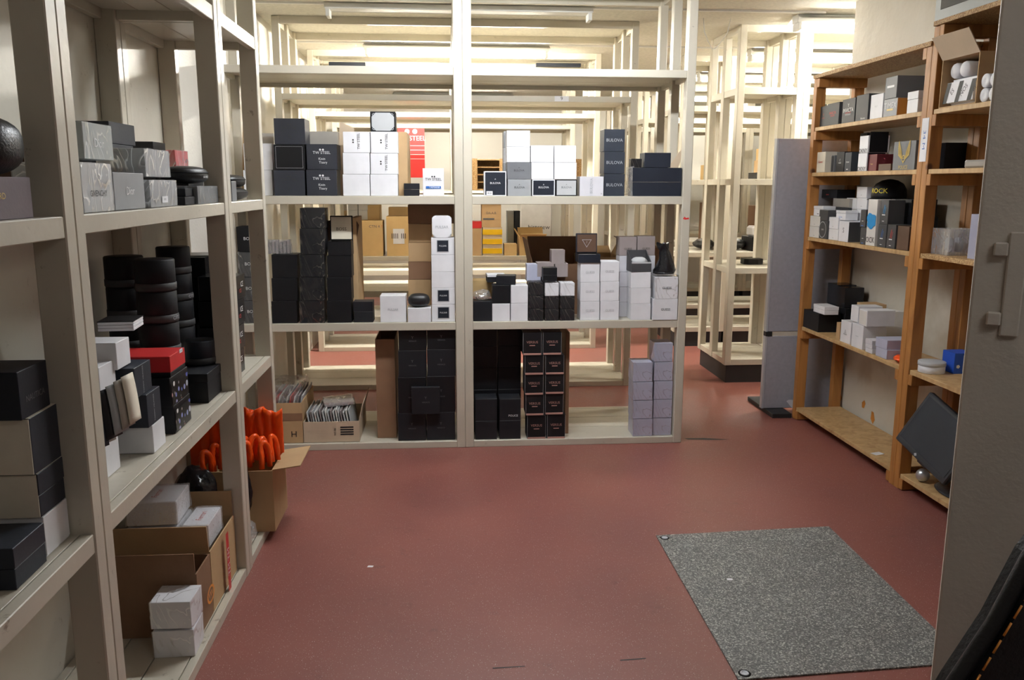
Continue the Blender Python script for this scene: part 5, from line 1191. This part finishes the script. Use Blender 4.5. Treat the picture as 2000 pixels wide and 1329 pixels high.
# ---- hanging cable
bm = bmesh.new(); P = [U(a, b, Y=5.9) for a, b in ((1371, 42), (1373, 60), (1380, 78), (1388, 93), (1394, 94), (1403, 84), (1418, 62), (1424, 44))]
P[0].z = HC-.002; P[-1].z = HC-.002
add_tube(bm, P, .003, 6); tag(obj('hanging_cable', bm, 'whitemetal'), 'thin pale cable looping down from the ceiling before the corner rack', 'cable')
# ---- paper labels on rails
def raillabel(px, py, Y, s, lb):
    c = U(px, py, Y=Y-.001); bm = one(-.05, .05, -.0008, 0, -.018, .018); o = tag(obj('paper_label', bm, 'white', None, (c.x, Y-.0002, c.z)), lb, 'label'); bm = bmesh.new(); text_bm(bm, s, .034, lambda a, b: (a, -.0014, b)); obj('handwriting', bm, 'ink', o)
raillabel(1095, 192.5, 6.064, '9', 'white paper label with a handwritten nine on the second row top rail')
raillabel(1535, 171.5, 6.094, '35', 'white paper label with handwritten thirty five on the corner rack')
# dark slots at ceiling
for i, (a, b) in enumerate(((640, 711), (1045, 1132))):
    A, B = U(a, 125, Y=8.0), U(b, 127, Y=8.0); bm = one(A.x, B.x, 7.99, 8.05, A.z-.02, A.z+.01)
    tag(obj('dark_board', bm, 'navy', None), ['dark board end lying high between the lamps, left one', 'dark board end lying high between the lamps, right one'][i], 'board')

# ---- background goods
def bg(label, x0, x1, yt, yb, Y, z, d, mat, name='carton', cat='carton', **k):
    A, B = U(x0, yb, Y=Y), U(x1, yb, Y=Y); h = U(x0, yt, Y=Y).z-z
    return carton(name, label, cat, (A.x+B.x)/2, Y+d/2, z, B.x-A.x, d, h, 0, mat, jit=.3, **k)
Z4 = .736; Y4 = 9.05
bg('golden carton with printed code, left of the two on the rearmost row', 701, 748, 433, 500, Y4, Z4, .30, 'cardy', txt=[T('CTN 4', .04, .04, .84, 'inkdim'), T('!', .04, .12, .84, 'inkr')])
o = bg('golden carton with white delivery note, right of the two on the rearmost row', 755, 799, 424, 500, Y4, Z4, .30, 'cardy', sticker=(.01, .13, .12, .16))
bg('pale carton column behind the golden cartons', 719, 744, 402, 500, Y4+.34, Z4, .25, 'cardy')
bg('long golden carton with faint print behind the brown stack', 760, 880, 406, 500, Y4+.34, Z4, .25, 'cardy', txt=[T('bar', .10, .0, .86, 'card'), T('bar', .10, .0, .82, 'card')])
for i in range(2):
    for j in range(4):
        bg('white carton in the far white block, %s column, %s row' % (['left', 'right'][i], ['bottom', 'second', 'third', 'top'][j]), 681+19*i, 699+19*i, 474-26*j+0, 500-26*j, Y4+.34, Z4+.115*j, .25, 'offwhite', group='far white cartons') if False else None
o = None
for i in range(2):
    z = Z4
    for j in range(5):
        A = U(680+20*i, 450, Y=Y4+.34); B = U(699+20*i, 450, Y=Y4+.34)
        carton('white_carton', 'white carton of the far white block, %s column, %s' % (['left', 'right'][i], pos(j, 5)), 'carton', (A.x+B.x)/2, Y4+.44, z, B.x-A.x, .2, .118, 0, 'offwhite', group='far white cartons'); z += .119
bg('white upright panel box at the far left of the rearmost row', 636, 655, 395, 500, Y4+.30, Z4, .2, 'offwhite', name='upright_box', cat='box')
bg('brown box between the white block and the white upright', 657, 676, 414, 500, Y4+.34, Z4, .2, 'cardy')
# right bay rear
bg('brown carton at the centre post on the rearmost row', 921, 940, 447, 500, Y4, Z4, .25, 'card')
bg('red and black box on the brown carton by the centre post', 921, 940, 433, 447, Y4, U(930, 446.5, Y=Y4).z, .2, 'red', name='box', cat='box')
z = Z4
for i in range(3):
    o = bg('carton bound with yellow tape, %s of the yellow banded stack' % pos(i, 3), 941, 981, 0, 500, Y4, z, .28, 'cardl', group='yellow banded cartons') if False else None
    A = U(942, 470, Y=Y4); B = U(980, 470, Y=Y4); h = .097
    o = carton('carton', 'carton bound with yellow tape, %s of the yellow banded stack' % pos(i, 3), 'carton', (A.x+B.x)/2, Y4+.14, z, B.x-A.x, .28, .100, 0, 'cardl', group='yellow banded cartons')
    obj('yellow_tape', one(-(B.x-A.x)/2-.0005, (B.x-A.x)/2+.0005, -.1425, -.139, .022, .078, .001), 'yellow', o); z += .1015
bg('tan carton with printed lines on top of the yellow banded stack', 940, 978, 398, 430, Y4, z, .28, 'card', txt=[T('DA.A.B.', .035, 0, .6, 'inkdim'), T('bar', .06, -.03, .35, 'inkdim')])
bg('small tan carton right of the yellow banded stack', 984, 1009, 477, 500, Y4, Z4, .2, 'cardy')
c0 = U(1040, 470, Y=Y4)
o = open_carton('golden open carton with crown mark on the rearmost row', c0.x, Y4+.15, Z4, .29, .28, .20, 'cardy', (20, 60, 60, None), fl=.35)
bm = bmesh.new(); text_bm(bm, 'W LTF', .05, lambda a, b: (a, -.1408, .11+b)); obj('lettering', bm, 'ink', o)
bg('stack of grey binders behind the yellow banded cartons', 990, 1003, 412, 500, Y4+.4, Z4, .2, 'greengrey', name='binder_stack', cat='binders')
bg('navy upright box beside the grey binders', 1004, 1015, 412, 500, Y4+.38, Z4, .2, 'navy', name='upright_box', cat='box')
A = U(1015, 400, Y=11.2); B = U(1077, 400, Y=11.2)
cb = tag(obj('white_cabinet', one(0, B.x-A.x, 0, .45, 0, 1.45, .01), 'offwhite', None, (A.x, 11.2, .001)), 'tall cream cabinet with black lettering before the back wall', 'cabinet')
obj('door', one(.01, B.x-A.x-.01, -.012, 0, .05, 1.36, .004), 'offwhite', cb)
bm = bmesh.new(); text_bm(bm, 'histcrew', .085, lambda a, b: (.25+a, -.0135, .93+b)); obj('lettering', bm, 'ink', cb)
# particle board pigeonholes on the rearmost upper shelf
for nm, a, b in (('left', 918, 985), ('right', 1122, 1156)):
    A, B = U(a, 330, Y=9.1), U(b, 330, Y=9.1); w_ = B.x-A.x
    bm = bmesh.new(); add_box(bm, 0, .07, 0, .02, 0, .33); add_box(bm, w_-.06, w_, 0, .02, 0, .33)
    for k in range(5): add_box(bm, 0, w_, .02, .3, k*.078, k*.078+.012)
    add_box(bm, 0, w_, .3, .31, 0, .33); add_box(bm, 0, .012, .02, .3, 0, .33); add_box(bm, w_-.012, w_, .02, .3, 0, .33)
    tag(obj('pigeonhole_unit', bm, 'chip', None, (A.x, 9.1, 1.4355)), 'particle board pigeonhole unit, %s one on the rearmost upper shelf' % nm, 'pigeonholes')
# red banner
A, B = U(777, 348, Y=8.97), U(827, 258, Y=8.97)
rb = tag(obj('red_banner', one(A.x, B.x, 8.972, 8.978, A.z, 2.067), 'red'), 'glossy red banner with white dots and lettering hung on the rearmost row', 'banner')
bm = bmesh.new(); text_bm(bm, 'TW STEEL', .068, lambda a, b: ((A.x+B.x)/2+a, 8.9712, A.z+.40+b))
for s in (-1, 1): disc(bm, (A.x+B.x)/2+s*.04, A.z+.47, .025, lambda a, b: (a, 8.9712, b))
for k in range(4): rect(bm, A.x, B.x, A.z+.19+k*.045, A.z+.194+k*.045, lambda a, b: (a, 8.9712, b))
obj('lettering', bm, 'inkw', rb)
# goods on the plinth racks
def bp(label, x0, x1, yt, Y, z, d, mat, name='carton', cat='carton'):
    A, B = U(x0, yt, Y=Y), U(x1, yt, Y=Y); h = A.z-z
    return carton(name, label, cat, (A.x+B.x)/2, Y+d/2, z, B.x-A.x, d, h, 0, mat)
bm = bmesh.new(); add_prism(bm, [(-.075, -.03), (-.05, -.06), (.03, -.06), (.075, -.035), (.075, .05), (-.075, .05)], .042, lambda a, b, t: (a, b, t))
c0 = U(1472, 520, Y=6.35); tag(obj('black_box', bm, 'black', None, (c0.x, 6.40, .887)), 'angular black box alone on the corner rack shelf', 'box')
bp('black crate on the rack behind the corner rack', 1469, 1503, 462, 7.62, .887, .3, 'black', 'black_crate', 'crate')
crumple('black_bag', 'black bag slumped on the shelf behind the corner rack posts', 1374, 480, 7.90, .888, .20, .26, .10, 'leather', 'bag', 2, .15)
crumple('black_bag', 'larger black bag lying left of the crate behind the corner rack', 1436, 480, 7.90, .888, .16, .28, .10, 'leather', 'bag', 5, .15)
c0 = U(1487, 462, Y=7.65)
bm = one(-.08, .08, -.1, .1, 0, .10, .02); dv = tag(obj('white_console', bm, 'white', None, (c0.x, 7.76, U(1487, 462, Y=7.62).z+.002)), 'white rounded device with red corner on the black crate', 'device')
obj('red_corner', one(.045, .0815, -.1012, -.06, .01, .035, .002), 'red', dv)
bp('dark brown carton behind the white device', 1476, 1510, 400, 7.98, .887, .22, 'cardb')
bp('brown carton behind the left posts of the corner rack', 1381, 1396, 395, 9.1, .887, .3, 'cardb')
bp('tan carton, lower of two on the upper shelf behind the corner rack', 1490, 1515, 310, 7.75, 1.542, .25, 'card')
A = U(1492, 310, Y=7.75); bp('tan carton, upper of two on the upper shelf behind the corner rack', 1492, 1514, 287, 7.76, A.z+.001, .22, 'cardy')
bp('little white box on the upper shelf behind the corner rack', 1502, 1512, 337, 7.60, 1.542, .1, 'white', 'white_box', 'box')
bp('black box on the upper shelf left of the tan cartons', 1475, 1487, 335, 7.66, 1.542, .2, 'black', 'black_box', 'box')
bp('tan carton on the third plinth row', 1383, 1400, 320, 9.1, 1.542, .3, 'cardy')
bp('long brown carton on the third row, right of the slate column', 1163, 1186, 290, 7.95, 1.4355, .3, 'cardb') if False else None
bg('printed tan carton standing right of the third row end', 1140, 1160, 240, 372, 9.9, 1.4355, .3, 'cardl') if False else None
# red paint mark on the right post
bm = bmesh.new(); fnq = lambda a, b: (a, 0, b); poly(bm, [(-.018, 0), (-.005, -.006), (.018, -.002), (.014, .007), (.0, .004), (-.008, .012)], fnq)
c0 = U(1335, 426, Y=YF); o = obj('tape_mark', bm, 'red', None, (1.338, YF-.0006, c0.z)); sd = o.modifiers.new('t', 'SOLIDIFY'); sd.thickness = .0006; tag(o, 'small red tape scrap on the right post of the front row', 'tape scrap')
